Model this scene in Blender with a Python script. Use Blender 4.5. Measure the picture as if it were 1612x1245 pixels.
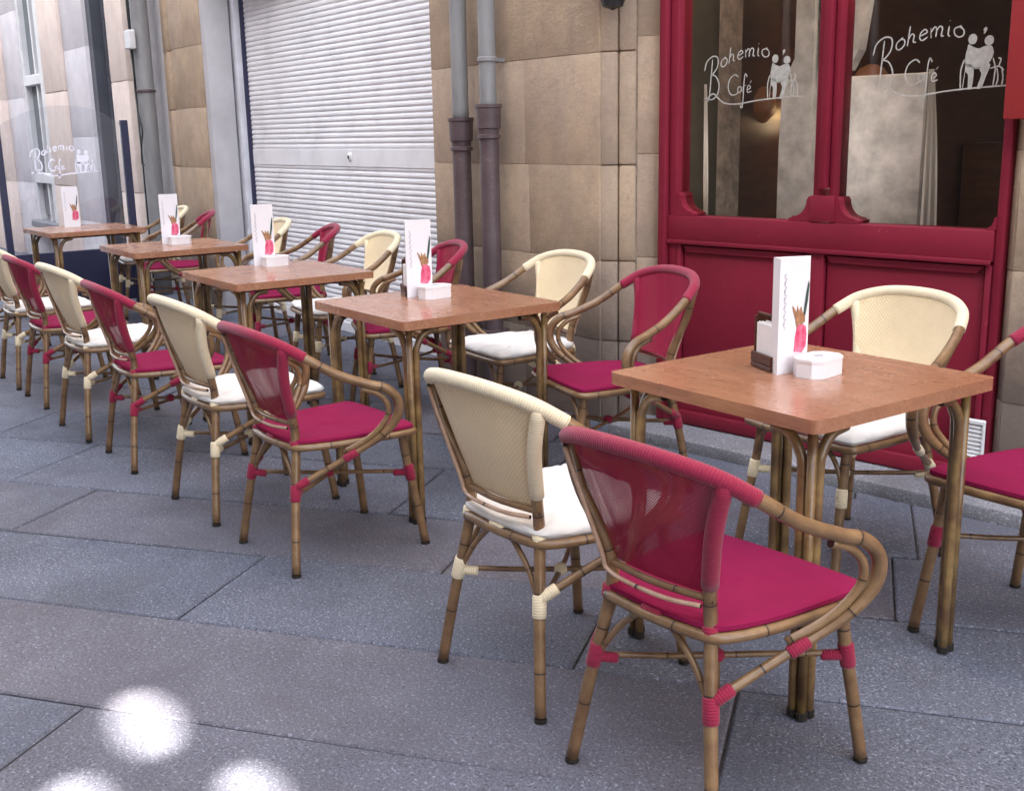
import bpy, bmesh, math, random
from mathutils import Vector, Matrix
random.seed(7)
for o in list(bpy.data.objects): bpy.data.objects.remove(o)
S = bpy.context.scene
C = S.collection
rad = math.radians

# ---------------------------------------------------------------- camera
CAM = Vector((1.525, -1.9103, 1.373))
yaw, pitch, roll = rad(-54.317), rad(13.175), rad(-1.158)
f = Vector((math.sin(yaw)*math.cos(pitch), math.cos(yaw)*math.cos(pitch), -math.sin(pitch)))
r = Vector((math.cos(yaw), -math.sin(yaw), 0)); u = r.cross(f)
r2 = r*math.cos(roll)+u*math.sin(roll); u2 = -r*math.sin(roll)+u*math.cos(roll)
cd = bpy.data.cameras.new('camera'); cam = bpy.data.objects.new('camera', cd); C.objects.link(cam)
m = Matrix.Identity(4)
for i in range(3):
    m[i][0] = r2[i]; m[i][1] = u2[i]; m[i][2] = -f[i]; m[i][3] = CAM[i]
cam.matrix_world = m
cd.sensor_width = 36; cd.sensor_fit = 'HORIZONTAL'; cd.lens = 1762.6/1612*36
cd.clip_start = 0.05; cd.clip_end = 500
S.camera = cam

# ---------------------------------------------------------------- sky, sun, exposure
SUN_EL = rad(45); SUN_DIR = Vector((0.30, -1, 0)).normalized()     # towards the sun, on the ground
to_sun = Vector((SUN_DIR.x*math.cos(SUN_EL), SUN_DIR.y*math.cos(SUN_EL), math.sin(SUN_EL)))
w = bpy.data.worlds.new('World'); S.world = w; w.use_nodes = True
wn = w.node_tree; bg = wn.nodes['Background']
sky = wn.nodes.new('ShaderNodeTexSky'); sky.sky_type = 'NISHITA'; sky.sun_disc = False
sky.sun_elevation = SUN_EL; sky.sun_rotation = math.atan2(SUN_DIR.x, SUN_DIR.y)
sky.air_density = 1.0; sky.dust_density = 2.0; sky.ozone_density = 1.0
hs = wn.nodes.new('ShaderNodeHueSaturation'); hs.inputs['Saturation'].default_value = 0.44
wn.links.new(sky.outputs[0], hs.inputs['Color']); wn.links.new(hs.outputs[0], bg.inputs[0])
bg.inputs[1].default_value = 0.15
sl = bpy.data.lights.new('sun', 'SUN'); sl.energy = 5.0; sl.angle = rad(0.4); sl.color = (1, .95, .88)
so = bpy.data.objects.new('sun', sl); C.objects.link(so)
so.rotation_euler = (-to_sun).to_track_quat('-Z', 'Y').to_euler()
so.location = (4, -20, 25)
vs = S.view_settings; vs.view_transform = 'Standard'; vs.look = 'None'; vs.gamma = 1; vs.exposure = 2.65
S.cycles.max_bounces = 8; S.cycles.transparent_max_bounces = 16

# ---------------------------------------------------------------- materials
def newmat(name):
    mt = bpy.data.materials.new(name); mt.use_nodes = True
    return mt, mt.node_tree, mt.node_tree.nodes['Principled BSDF']
def mat(name, col, rough=.6, spec=.4, metal=0, col2=None, scale=20, detail=4, bump=0, bscale=None, island=0, coat=0, coords='Object', stretch=None, bdist=.002, nrough=.6):
    mt, nt, p = newmat(name)
    p.inputs['Roughness'].default_value = rough; p.inputs['Metallic'].default_value = metal
    p.inputs['Specular IOR Level'].default_value = spec; p.inputs['Coat Weight'].default_value = coat
    p.inputs['Coat Roughness'].default_value = .15
    p.inputs['Base Color'].default_value = (*col, 1)
    tc = nt.nodes.new('ShaderNodeTexCoord'); out = tc.outputs[coords]
    if stretch:
        mp = nt.nodes.new('ShaderNodeMapping'); mp.inputs['Scale'].default_value = stretch
        nt.links.new(out, mp.inputs[0]); out = mp.outputs[0]
    csock = None
    if col2:
        n = nt.nodes.new('ShaderNodeTexNoise'); n.inputs['Scale'].default_value = scale; n.inputs['Detail'].default_value = detail
        n.inputs['Roughness'].default_value = nrough
        nt.links.new(out, n.inputs['Vector'])
        rp = nt.nodes.new('ShaderNodeMapRange'); rp.inputs[1].default_value = .32; rp.inputs[2].default_value = .68
        nt.links.new(n.outputs[0], rp.inputs[0])
        mx = nt.nodes.new('ShaderNodeMix'); mx.data_type = 'RGBA'
        mx.inputs[6].default_value = (*col, 1); mx.inputs[7].default_value = (*col2, 1)
        nt.links.new(rp.outputs[0], mx.inputs[0]); csock = mx.outputs[2]
    if island:
        g = nt.nodes.new('ShaderNodeNewGeometry'); mr = nt.nodes.new('ShaderNodeMapRange')
        mr.inputs[3].default_value = 1-island; mr.inputs[4].default_value = 1+island
        nt.links.new(g.outputs['Random Per Island'], mr.inputs[0])
        h = nt.nodes.new('ShaderNodeHueSaturation')
        if csock: nt.links.new(csock, h.inputs['Color'])
        else: h.inputs['Color'].default_value = (*col, 1)
        nt.links.new(mr.outputs[0], h.inputs['Value']); csock = h.outputs[0]
    if csock: nt.links.new(csock, p.inputs['Base Color'])
    if bump:
        b = nt.nodes.new('ShaderNodeBump'); b.inputs['Strength'].default_value = bump; b.inputs['Distance'].default_value = bdist
        n2 = nt.nodes.new('ShaderNodeTexNoise'); n2.inputs['Scale'].default_value = bscale or scale*3; n2.inputs['Detail'].default_value = 6
        nt.links.new(out, n2.inputs['Vector']); nt.links.new(n2.outputs[0], b.inputs['Height']); nt.links.new(b.outputs[0], p.inputs['Normal'])
    return mt
def addnode(nt, typ, **kw):
    n = nt.nodes.new(typ)
    for k, v in kw.items(): setattr(n, k, v)
    return n
def mixc(nt, fac, a, b, blend='MIX'):
    mx = nt.nodes.new('ShaderNodeMix'); mx.data_type = 'RGBA'; mx.blend_type = blend
    for s, v in ((0, fac), (6, a), (7, b)):
        if isinstance(v, bpy.types.NodeSocket): nt.links.new(v, mx.inputs[s])
        elif isinstance(v, (int, float)): mx.inputs[s].default_value = v
        else: mx.inputs[s].default_value = (*v, 1)
    return mx.outputs[2]
def rng(nt, sock, a, b, c=0., d=1.):
    n = nt.nodes.new('ShaderNodeMapRange')
    for i, v in zip((1, 2, 3, 4), (a, b, c, d)): n.inputs[i].default_value = v
    nt.links.new(sock, n.inputs[0]); return n.outputs[0]
def noise(nt, vec, scale, detail=4, rough=.6, dist=0):
    n = nt.nodes.new('ShaderNodeTexNoise'); n.inputs['Scale'].default_value = scale; n.inputs['Detail'].default_value = detail
    n.inputs['Roughness'].default_value = rough; n.inputs['Distortion'].default_value = dist
    nt.links.new(vec, n.inputs['Vector']); return n.outputs[0]

M = {}
# granite paving
def granite(name, a, b, island=.14, pink=True):
    mt, nt, p = newmat(name)
    tc = nt.nodes.new('ShaderNodeTexCoord').outputs['Object']
    g = nt.nodes.new('ShaderNodeNewGeometry').outputs['Random Per Island']
    c = mixc(nt, rng(nt, noise(nt, tc, 150, 3, .75), .40, .60), a, b)
    c = mixc(nt, rng(nt, noise(nt, tc, 110, 1), .60, .70, 0, .8), c, tuple(min(1, x*2.0) for x in b))
    c = mixc(nt, rng(nt, noise(nt, tc, 130, 1), .62, .70, 0, .75), c, (.03, .03, .035))
    c = mixc(nt, rng(nt, noise(nt, tc, 2.2, 5), .35, .7, 0, .5), c, tuple(x*.62 for x in a))
    c = mixc(nt, rng(nt, noise(nt, tc, 1.1, 6, .65, 1.2), .52, .66, 0, .35), c, (.075, .07, .08))
    c = mixc(nt, rng(nt, noise(nt, tc, 22, 2), .715, .74, 0, .6), c, (.05, .05, .055))
    if pink:
        wn_ = addnode(nt, 'ShaderNodeTexWhiteNoise', noise_dimensions='1D'); nt.links.new(g, wn_.inputs['W'])
        c = mixc(nt, rng(nt, wn_.outputs[0], .55, 1, 0, .30), c, (.165, .125, .125))
    h = nt.nodes.new('ShaderNodeHueSaturation'); nt.links.new(c, h.inputs['Color'])
    nt.links.new(rng(nt, g, 0, 1, 1-island, 1+island), h.inputs['Value'])
    nt.links.new(h.outputs[0], p.inputs['Base Color'])
    nt.links.new(rng(nt, noise(nt, tc, 6, 4), .3, .7, .62, .9), p.inputs['Roughness'])
    p.inputs['Specular IOR Level'].default_value = .15
    bp = nt.nodes.new('ShaderNodeBump'); bp.inputs['Strength'].default_value = .35; bp.inputs['Distance'].default_value = .0015
    nt.links.new(noise(nt, tc, 160, 5, .75), bp.inputs['Height'])
    bp2 = nt.nodes.new('ShaderNodeBump'); bp2.inputs['Strength'].default_value = .5; bp2.inputs['Distance'].default_value = .01
    nt.links.new(noise(nt, tc, 5, 4), bp2.inputs['Height']); nt.links.new(bp.outputs[0], bp2.inputs['Normal'])
    nt.links.new(bp2.outputs[0], p.inputs['Normal'])
    return mt
M['slab'] = granite('granite_paving', (.102, .112, .146), (.190, .202, .248), .09)
M['ledge'] = granite('granite_step', (.25, .25, .27), (.34, .34, .36), .05, False)
M['joint'] = mat('paving_joint', (.045, .043, .045), .95, .1, col2=(.09, .08, .08), scale=30)
# sandstone
def sandstone(name, a, b, grey=.35):
    mt, nt, p = newmat(name)
    tc = nt.nodes.new('ShaderNodeTexCoord').outputs['Object']
    geo = nt.nodes.new('ShaderNodeNewGeometry'); g = geo.outputs['Random Per Island']
    c = mixc(nt, rng(nt, noise(nt, tc, 3.2, 8, .7, .3), .36, .64), a, b)
    mp = nt.nodes.new('ShaderNodeMapping'); mp.inputs['Scale'].default_value = (1.6, 1.6, .6); nt.links.new(tc, mp.inputs[0])
    c = mixc(nt, rng(nt, noise(nt, mp.outputs[0], 4, 6, .65), .45, .7, 0, .4), c, (.29, .235, .21))
    c = mixc(nt, rng(nt, noise(nt, tc, 17, 9, .78), .50, .68, 0, .35), c, (.27, .20, .155))
    c = mixc(nt, rng(nt, noise(nt, tc, 9, 5, .7), .60, .72, 0, .5), c, (.52, .43, .35))
    c = mixc(nt, rng(nt, noise(nt, tc, 70, 4, .8), .46, .72, 0, .6), c, tuple(x*.68 for x in a))
    wn_ = addnode(nt, 'ShaderNodeTexWhiteNoise', noise_dimensions='1D'); nt.links.new(g, wn_.inputs['W'])
    c = mixc(nt, rng(nt, wn_.outputs[0], .3, 1, 0, grey), c, (.36, .32, .33))
    # darker towards the pavement, with a ragged edge
    sp = nt.nodes.new('ShaderNodeSeparateXYZ'); nt.links.new(geo.outputs['Position'], sp.inputs[0])
    ad = addnode(nt, 'ShaderNodeMath', operation='ADD'); nt.links.new(sp.outputs[2], ad.inputs[0])
    nt.links.new(rng(nt, noise(nt, tc, 3.5, 6, .7), .2, .8, -.3, .3), ad.inputs[1])
    c = mixc(nt, rng(nt, ad.outputs[0], .85, .35, 0, .75), c, (.15, .12, .11))
    h = nt.nodes.new('ShaderNodeHueSaturation'); nt.links.new(c, h.inputs['Color'])
    nt.links.new(rng(nt, g, 0, 1, .86, 1.1), h.inputs['Value']); nt.links.new(h.outputs[0], p.inputs['Base Color'])
    p.inputs['Roughness'].default_value = .9; p.inputs['Specular IOR Level'].default_value = .2
    bp = nt.nodes.new('ShaderNodeBump'); bp.inputs['Strength'].default_value = .9; bp.inputs['Distance'].default_value = .009
    nt.links.new(noise(nt, tc, 24, 10, .8), bp.inputs['Height']); nt.links.new(bp.outputs[0], p.inputs['Normal'])
    return mt
M['stone'] = sandstone('sandstone', (.57, .425, .295), (.43, .315, .22), .18)
M['stone_grey'] = sandstone('grey_sandstone', (.42, .38, .36), (.36, .32, .31), .6)
M['stone_pink'] = sandstone('pink_sandstone', (.80, .70, .66), (.70, .60, .56), .2)
M['pilaster_pink'] = mat('pale_pink_stone', (.90, .76, .68), .85, .2, col2=(.74, .62, .56), scale=3.5, detail=8, nrough=.7, bump=.5, bscale=25, bdist=.006, island=.06)
M['pilaster_grey'] = mat('pale_grey_stone', (.80, .76, .78), .85, .2, col2=(.66, .63, .66), scale=3.5, detail=8, nrough=.7, bump=.5, bscale=25, bdist=.006, island=.05)
M['render_grey'] = mat('grey_render', (.60, .585, .60), .85, .2, col2=(.50, .485, .50), scale=4, bump=.3, bscale=60)
M['render_pale'] = mat('pale_render', (.74, .75, .82), .8, .2, col2=(.58, .58, .62), scale=5, bump=.2, bscale=60)
M['white_paint'] = mat('white_paint', (.78, .77, .78), .5, .4, col2=(.68, .67, .68), scale=8)
M['shutter'] = mat('shutter_enamel', (.86, .85, .88), .42, .5, col2=(.79, .78, .81), scale=3, detail=6)
M['red_paint'] = mat('red_paint', (.235, .012, .032), .55, .3, col2=(.19, .011, .030), scale=2.2, detail=8, nrough=.75, bump=.2, bscale=45)
def wear(mt, col, thr=.66, sc=34, amt=.5):
    nt = mt.node_tree; p = nt.nodes['Principled BSDF']; src = p.inputs['Base Color'].links[0].from_socket
    oc = nt.nodes.new('ShaderNodeTexCoord').outputs['Object']
    c = mixc(nt, rng(nt, noise(nt, oc, sc, 8, .72, .4), thr, thr+.04, 0, amt), src, col)
    c = mixc(nt, rng(nt, noise(nt, oc, 3, 6, .6), .5, .75, 0, .35), c, tuple(x*.55 for x in p.inputs['Base Color'].default_value[:3]))
    nt.links.new(c, p.inputs['Base Color'])
M['red_sign'] = mat('orange_red_paint', (.36, .03, .03), .45, .45, col2=(.32, .025, .03), scale=5)
M['zinc'] = mat('zinc_pipe', (.33, .325, .325), .6, .4, metal=.1, col2=(.21, .205, .21), scale=9, detail=6, stretch=(1, 1, .25), bump=.2, bscale=40)
M['castiron'] = mat('cast_iron_brown', (.085, .055, .062), .5, .5, col2=(.12, .085, .088), scale=10, detail=6, bump=.25, bscale=50)
M['black'] = mat('black_metal', (.015, .015, .018), .4, .5, col2=(.03, .03, .03), scale=20)
M['navy'] = mat('navy_panel', (.018, .020, .06), .45, .5, col2=(.025, .026, .07), scale=6)
M['dark_wood'] = mat('dark_brown_wood', (.10, .032, .018), .5, .25, col2=(.06, .022, .013), scale=14, stretch=(1, 1, 6))
M['white_plastic'] = mat('white_card', (.84, .83, .86), .4, .4, col2=(.79, .78, .82), scale=12)
M['paper'] = mat('white_paper', (.86, .84, .84), .8, .2, col2=(.78, .76, .77), scale=30, bump=.3, bscale=60)
M['door_grey'] = mat('blue_grey_door', (.10, .105, .13), .5, .4, col2=(.07, .075, .095), scale=5)
M['pane_dark'] = mat('dark_window_pane', (.09, .12, .14), .12, .6, col2=(.13, .15, .16), scale=2)
M['logo'] = mat('etched_logo', (.50, .48, .44), .7, .3, col2=(.36, .35, .32), scale=60)
M['logo_violet'] = mat('etched_logo_violet', (.93, .92, 1.0), .7, .3, col2=(.84, .83, .95), scale=60)
M['drink_red'] = mat('printed_red', (.55, .02, .09), .4, .4, col2=(.80, .22, .34), scale=45)
M['drink_brown'] = mat('printed_brown', (.30, .14, .07), .4, .4, col2=(.45, .26, .14), scale=90)
M['leaf_ink'] = mat('printed_dark_green', (.03, .05, .06), .4, .4, col2=(.05, .12, .08), scale=70)
M['ink'] = mat('printed_grey_ink', (.34, .34, .40), .5, .3, col2=(.6, .6, .66), scale=90)
M['curtain_and_reflection'] = mat('white_curtain_and_reflection', (.9, .88, .85), .8, .2, col2=(.75, .72, .68), scale=9, stretch=(1, 1, .1))
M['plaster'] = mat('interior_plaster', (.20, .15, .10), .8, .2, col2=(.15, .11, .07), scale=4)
M['reflection_pale'] = mat('pale_reflected_stone', (.60, .58, .55), .85, .2, col2=(.34, .33, .31), scale=11, detail=9, bump=.3, bscale=30)  # stone colour for the reflections built inside the room
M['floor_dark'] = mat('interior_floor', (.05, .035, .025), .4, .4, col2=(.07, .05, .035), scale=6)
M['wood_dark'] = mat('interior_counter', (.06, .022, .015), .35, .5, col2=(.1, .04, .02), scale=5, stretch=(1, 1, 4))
M['orange'] = mat('orange_varnish', (.30, .12, .04), .5, .4, col2=(.2, .07, .02), scale=12)
M['opp'] = mat('opposite_wall', (.20, .18, .16), .9, .2, col2=(.16, .14, .125), scale=2)
M['chrome'] = mat('brass_knob', (.5, .42, .28), .3, .5, metal=1)
M['rubber'] = mat('black_rubber', (.015, .012, .01), .7, .3, col2=(.03, .025, .02), scale=30)
# bamboo: dark joint rings along v
def bamboo(name, a, b):
    mt, nt, p = newmat(name)
    uv = nt.nodes.new('ShaderNodeUVMap'); tco = nt.nodes.new('ShaderNodeTexCoord').outputs['Object']
    sp = nt.nodes.new('ShaderNodeSeparateXYZ'); nt.links.new(uv.outputs[0], sp.inputs[0])
    c = mixc(nt, rng(nt, noise(nt, tco, 14, 4), .35, .65), a, b)
    mp = nt.nodes.new('ShaderNodeMapping'); mp.inputs['Scale'].default_value = (26, 1.2, 1); nt.links.new(uv.outputs[0], mp.inputs[0])
    c = mixc(nt, rng(nt, noise(nt, mp.outputs[0], 3, 4, .7), .45, .7, 0, .55), c, tuple(x*.45 for x in b))
    fr = addnode(nt, 'ShaderNodeMath', operation='FRACT'); nt.links.new(sp.outputs[1], fr.inputs[0])
    ring = rng(nt, fr.outputs[0], .028, .012, 0, 1)
    halo = rng(nt, fr.outputs[0], .10, .02, 0, .3)
    c = mixc(nt, halo, c, tuple(x*.6 for x in b)); c = mixc(nt, ring, c, (.025, .012, .008))
    nt.links.new(c, p.inputs['Base Color']); p.inputs['Roughness'].default_value = .33
    p.inputs['Specular IOR Level'].default_value = .5; p.inputs['Coat Weight'].default_value = .25; p.inputs['Coat Roughness'].default_value = .2
    return mt
M['bamboo'] = bamboo('bamboo', (.28, .168, .078), (.165, .088, .042))
M['trim_cane'] = bamboo('pale_trim_cane', (.62, .42, .30), (.45, .27, .17))
M['bamboo_table'] = bamboo('table_bamboo', (.30, .19, .07), (.12, .062, .026))
# laminate table top
mt, nt, p = newmat('wood_laminate'); M['laminate'] = mt
oc = nt.nodes.new('ShaderNodeTexCoord').outputs['Object']
mp = nt.nodes.new('ShaderNodeMapping'); mp.inputs['Scale'].default_value = (.8, 4.5, 4.5); nt.links.new(oc, mp.inputs[0])
c = mixc(nt, rng(nt, noise(nt, mp.outputs[0], 3, 4, .55, .7), .3, .68), (.42, .20, .112), (.34, .15, .080))
c = mixc(nt, rng(nt, noise(nt, mp.outputs[0], 14, 3, .55, .6), .45, .8, 0, .5), c, (.21, .085, .045))
mpg = nt.nodes.new('ShaderNodeMapping'); mpg.inputs['Scale'].default_value = (1.2, 26, 26); nt.links.new(oc, mpg.inputs[0])
c = mixc(nt, rng(nt, noise(nt, mpg.outputs[0], 3.5, 6, .7, .5), .42, .66, 0, .55), c, (.23, .095, .05))
c = mixc(nt, rng(nt, noise(nt, oc, 2.2, 3), .4, .7, 0, .3), c, (.44, .23, .13))
nt.links.new(c, p.inputs['Base Color']); p.inputs['Specular IOR Level'].default_value = .55
nt.links.new(rng(nt, noise(nt, oc, 7, 4), .3, .7, .2, .34), p.inputs['Roughness'])
p.inputs['Coat Weight'].default_value = .35; p.inputs['Coat Roughness'].default_value = .18
# woven fabrics (UV in metres)
def weave(name, a, b, pitch=.006, bump=.8, alpha=1., rough=.75, sheen=.2, cord=False):
    mt, nt, p = newmat(name)
    uv = nt.nodes.new('ShaderNodeUVMap').outputs[0]
    sp = nt.nodes.new('ShaderNodeSeparateXYZ'); nt.links.new(uv, sp.inputs[0])
    outs = []
    for k in (0, 1):
        mm = addnode(nt, 'ShaderNodeMath', operation='MULTIPLY'); nt.links.new(sp.outputs[k], mm.inputs[0]); mm.inputs[1].default_value = math.pi*2/pitch
        s_ = addnode(nt, 'ShaderNodeMath', operation='SINE'); nt.links.new(mm.outputs[0], s_.inputs[0]); outs.append(s_.outputs[0])
    pr = addnode(nt, 'ShaderNodeMath', operation='MULTIPLY'); nt.links.new(outs[1], pr.inputs[1])
    if cord: pr.inputs[0].default_value = 1
    else: nt.links.new(outs[0], pr.inputs[0])
    fac = rng(nt, pr.outputs[0], -.7, .7)
    oc = nt.nodes.new('ShaderNodeTexCoord').outputs['Object']
    c = mixc(nt, fac, a, b)
    c = mixc(nt, rng(nt, noise(nt, oc, 9, 5, .65), .4, .72, 0, .3), c, tuple(x*.82 for x in b))
    nt.links.new(c, p.inputs['Base Color']); p.inputs['Roughness'].default_value = rough
    p.inputs['Sheen Weight'].default_value = sheen; p.inputs['Specular IOR Level'].default_value = .3
    bp = nt.nodes.new('ShaderNodeBump'); bp.inputs['Strength'].default_value = bump; bp.inputs['Distance'].default_value = .0015
    nt.links.new(pr.outputs[0], bp.inputs['Height']); nt.links.new(bp.outputs[0], p.inputs['Normal'])
    if alpha < 1:
        al = rng(nt, pr.outputs[0], -.5, .5, alpha-.28, min(1, alpha+.28)); nt.links.new(al, p.inputs['Alpha'])
    return mt
M['cream_panel'] = weave('cream_weave', (.90, .73, .47), (.76, .59, .36), .011, .5)
M['cream_wrap'] = weave('cream_cord', (.88, .76, .54), (.76, .64, .43), .0065, .35, cord=True)
M['red_panel'] = weave('burgundy_mesh', (.42, .016, .06), (.30, .011, .05), .0055, .2, .70, .8, 0.)
M['red_seat'] = weave('burgundy_textile', (.28, .014, .070), (.20, .009, .050), .004, .2, 1., .95, 0.)
nt = M['red_seat'].node_tree; _b = nt.nodes['Bump']; _b2 = nt.nodes.new('ShaderNodeBump'); _b2.inputs['Strength'].default_value = .6; _b2.inputs['Distance'].default_value = .006
nt.links.new(noise(nt, nt.nodes.new('ShaderNodeTexCoord').outputs['Object'], 13, 5, .6), _b2.inputs['Height']); nt.links.new(_b.outputs[0], _b2.inputs['Normal']); nt.links.new(_b2.outputs[0], nt.nodes['Principled BSDF'].inputs['Normal'])
M['red_seat'].node_tree.nodes['Principled BSDF'].inputs['Specular IOR Level'].default_value = .12
M['red_wrap'] = weave('burgundy_cord', (.32, .012, .05), (.25, .010, .042), .0065, .35, cord=True)
M['white_seat'] = mat('white_canvas', (.80, .78, .745), .85, .15, col2=(.66, .64, .61), scale=7, detail=6, bump=.5, bscale=16, bdist=.006)
# glass: clear, thin, reflective
def glassmat(name, refl=.09, tint=(.92, .95, .95)):
    mt = bpy.data.materials.new(name); mt.use_nodes = True; nt = mt.node_tree
    for n in list(nt.nodes): nt.nodes.remove(n)
    o = nt.nodes.new('ShaderNodeOutputMaterial'); t = nt.nodes.new('ShaderNodeBsdfTransparent'); t.inputs[0].default_value = (*tint, 1)
    g = nt.nodes.new('ShaderNodeBsdfGlossy'); g.inputs['Roughness'].default_value = .01
    fr = nt.nodes.new('ShaderNodeFresnel'); fr.inputs[0].default_value = 1.5
    tc = nt.nodes.new('ShaderNodeTexCoord').outputs['Object']
    ad = addnode(nt, 'ShaderNodeMath', operation='ADD'); nt.links.new(fr.outputs[0], ad.inputs[0]); ad.inputs[1].default_value = refl
    mx = nt.nodes.new('ShaderNodeMixShader'); nt.links.new(ad.outputs[0], mx.inputs[0]); nt.links.new(t.outputs[0], mx.inputs[1]); nt.links.new(g.outputs[0], mx.inputs[2])
    bp = nt.nodes.new('ShaderNodeBump'); bp.inputs['Strength'].default_value = .05; bp.inputs['Distance'].default_value = .01
    nt.links.new(noise(nt, tc, 2.5, 1), bp.inputs['Height']); nt.links.new(bp.outputs[0], g.inputs['Normal'])
    nt.links.new(mx.outputs[0], o.inputs[0]); return mt
M['glass'] = glassmat('window_glass', .0)
M['glass_screen'] = glassmat('screen_glass', .01, (.96, .97, .985))
def emis(name, col, st):
    mt, nt, p = newmat(name); p.inputs['Emission Color'].default_value = (*col, 1); p.inputs['Emission Strength'].default_value = st
    oc = nt.nodes.new('ShaderNodeTexCoord').outputs['Object']
    nt.links.new(mixc(nt, noise(nt, oc, 20), col, tuple(x*.8 for x in col)), p.inputs['Base Color']); return mt
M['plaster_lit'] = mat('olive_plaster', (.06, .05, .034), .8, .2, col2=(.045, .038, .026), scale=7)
M['amber'] = emis('amber_glow', (.16, .06, .025), .03)
M['fill_glow'] = emis('fill_strip_glow', (1, .95, .88), 5.5)
M['bulb'] = emis('lamp_glow', (1, .62, .25), 6)

wear(M['red_paint'], (.42, .10, .10)); wear(M['shutter'], (.45, .43, .42), .68, 22, .3); wear(M['castiron'], (.25, .16, .12), .6, 40, .6)

# ---------------------------------------------------------------- mesh helpers
def obj(name, bm, mt, parent=None, smooth=None):
    me = bpy.data.meshes.new(name)
    bmesh.ops.recalc_face_normals(bm, faces=bm.faces)
    if smooth is not None:
        for fc in bm.faces: fc.smooth = True
        for e in bm.edges:
            if len(e.link_faces) == 2 and e.calc_face_angle(0) > smooth: e.smooth = False
    bm.to_mesh(me); bm.free()
    me.materials.append(M[mt] if isinstance(mt, str) else mt)
    o = bpy.data.objects.new(name, me); C.objects.link(o)
    if parent: o.parent = parent
    return o
def tag(o, label=None, cat=None, group=None, kind=None):
    if label: o['label'] = label
    if cat: o['category'] = cat
    if group: o['group'] = group
    if kind: o['kind'] = kind
    return o
def thing(name, label, cat, loc=(0, 0, 0), rz=0, group=None):
    o = bpy.data.objects.new(name, None); C.objects.link(o); o.location = loc; o.rotation_euler = (0, 0, rz); o.empty_display_size = .1
    return tag(o, label, cat, group)
def copy_tree(o, parent=None):
    c = o.copy(); C.objects.link(c)
    if parent: c.parent = parent
    for ch in list(o.children): copy_tree(ch, c)
    return c
def box(bm, x0, x1, y0, y1, z0, z1, bev=0, seg=1, M4=None):
    t = bmesh.new()
    vs_ = [t.verts.new((x, y, z)) for x in (x0, x1) for y in (y0, y1) for z in (z0, z1)]
    for q in ((0, 1, 3, 2), (4, 6, 7, 5), (0, 4, 5, 1), (2, 3, 7, 6), (0, 2, 6, 4), (1, 5, 7, 3)): t.faces.new([vs_[i] for i in q])
    if bev: bmesh.ops.bevel(t, geom=list(t.edges), offset=bev, segments=seg, affect='EDGES', profile=.5)
    merge(bm, t, M4)
def merge(bm, t, M4=None):
    if M4 is not None: t.transform(M4)
    uvs = t.loops.layers.uv.active
    uvd = bm.loops.layers.uv.verify() if uvs else None
    vm = {v: bm.verts.new(v.co) for v in t.verts}
    for fc in t.faces:
        nf = bm.faces.new([vm[v] for v in fc.verts]); nf.smooth = fc.smooth
        if uvs:
            for l1, l2 in zip(nf.loops, fc.loops): l1[uvd].uv = l2[uvs].uv
    t.free()
def prism(bm, pts, h0, h1, axis='z', bev=0, M4=None):
    """closed outline extruded; axis z: pts=(x,y); axis y: pts=(x,z)"""
    t = bmesh.new()
    mk = (lambda a, b, h: (a, b, h)) if axis == 'z' else ((lambda a, b, h: (a, h, b)) if axis == 'y' else (lambda a, b, h: (h, a, b)))
    A = [t.verts.new(mk(a, b, h0)) for a, b in pts]; B = [t.verts.new(mk(a, b, h1)) for a, b in pts]
    t.faces.new(A); t.faces.new(B[::-1])
    n = len(pts)
    for i in range(n): t.faces.new([A[i], B[i], B[(i+1) % n], A[(i+1) % n]])
    if bev:
        es = [e for e in t.edges if abs(e.calc_face_angle(0)) > .6]
        bmesh.ops.bevel(t, geom=es, offset=bev, segments=2, affect='EDGES', profile=.5)
    merge(bm, t, M4)
def catmull(pts, n=6):
    P = [Vector(p) for p in pts]
    if len(P) < 3 or n <= 1: return P
    out = []
    for i in range(len(P)-1):
        p0 = P[i-1] if i else P[0]*2-P[1]; p1, p2 = P[i], P[i+1]; p3 = P[i+2] if i+2 < len(P) else P[-1]*2-P[-2]
        for k in range(n):
            t = k/n
            out.append(.5*((2*p1)+(p2-p0)*t+(2*p0-5*p1+4*p2-p3)*t*t+(3*p1-p0-3*p2+p3)*t**3))
    return out+[P[-1]]
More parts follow.
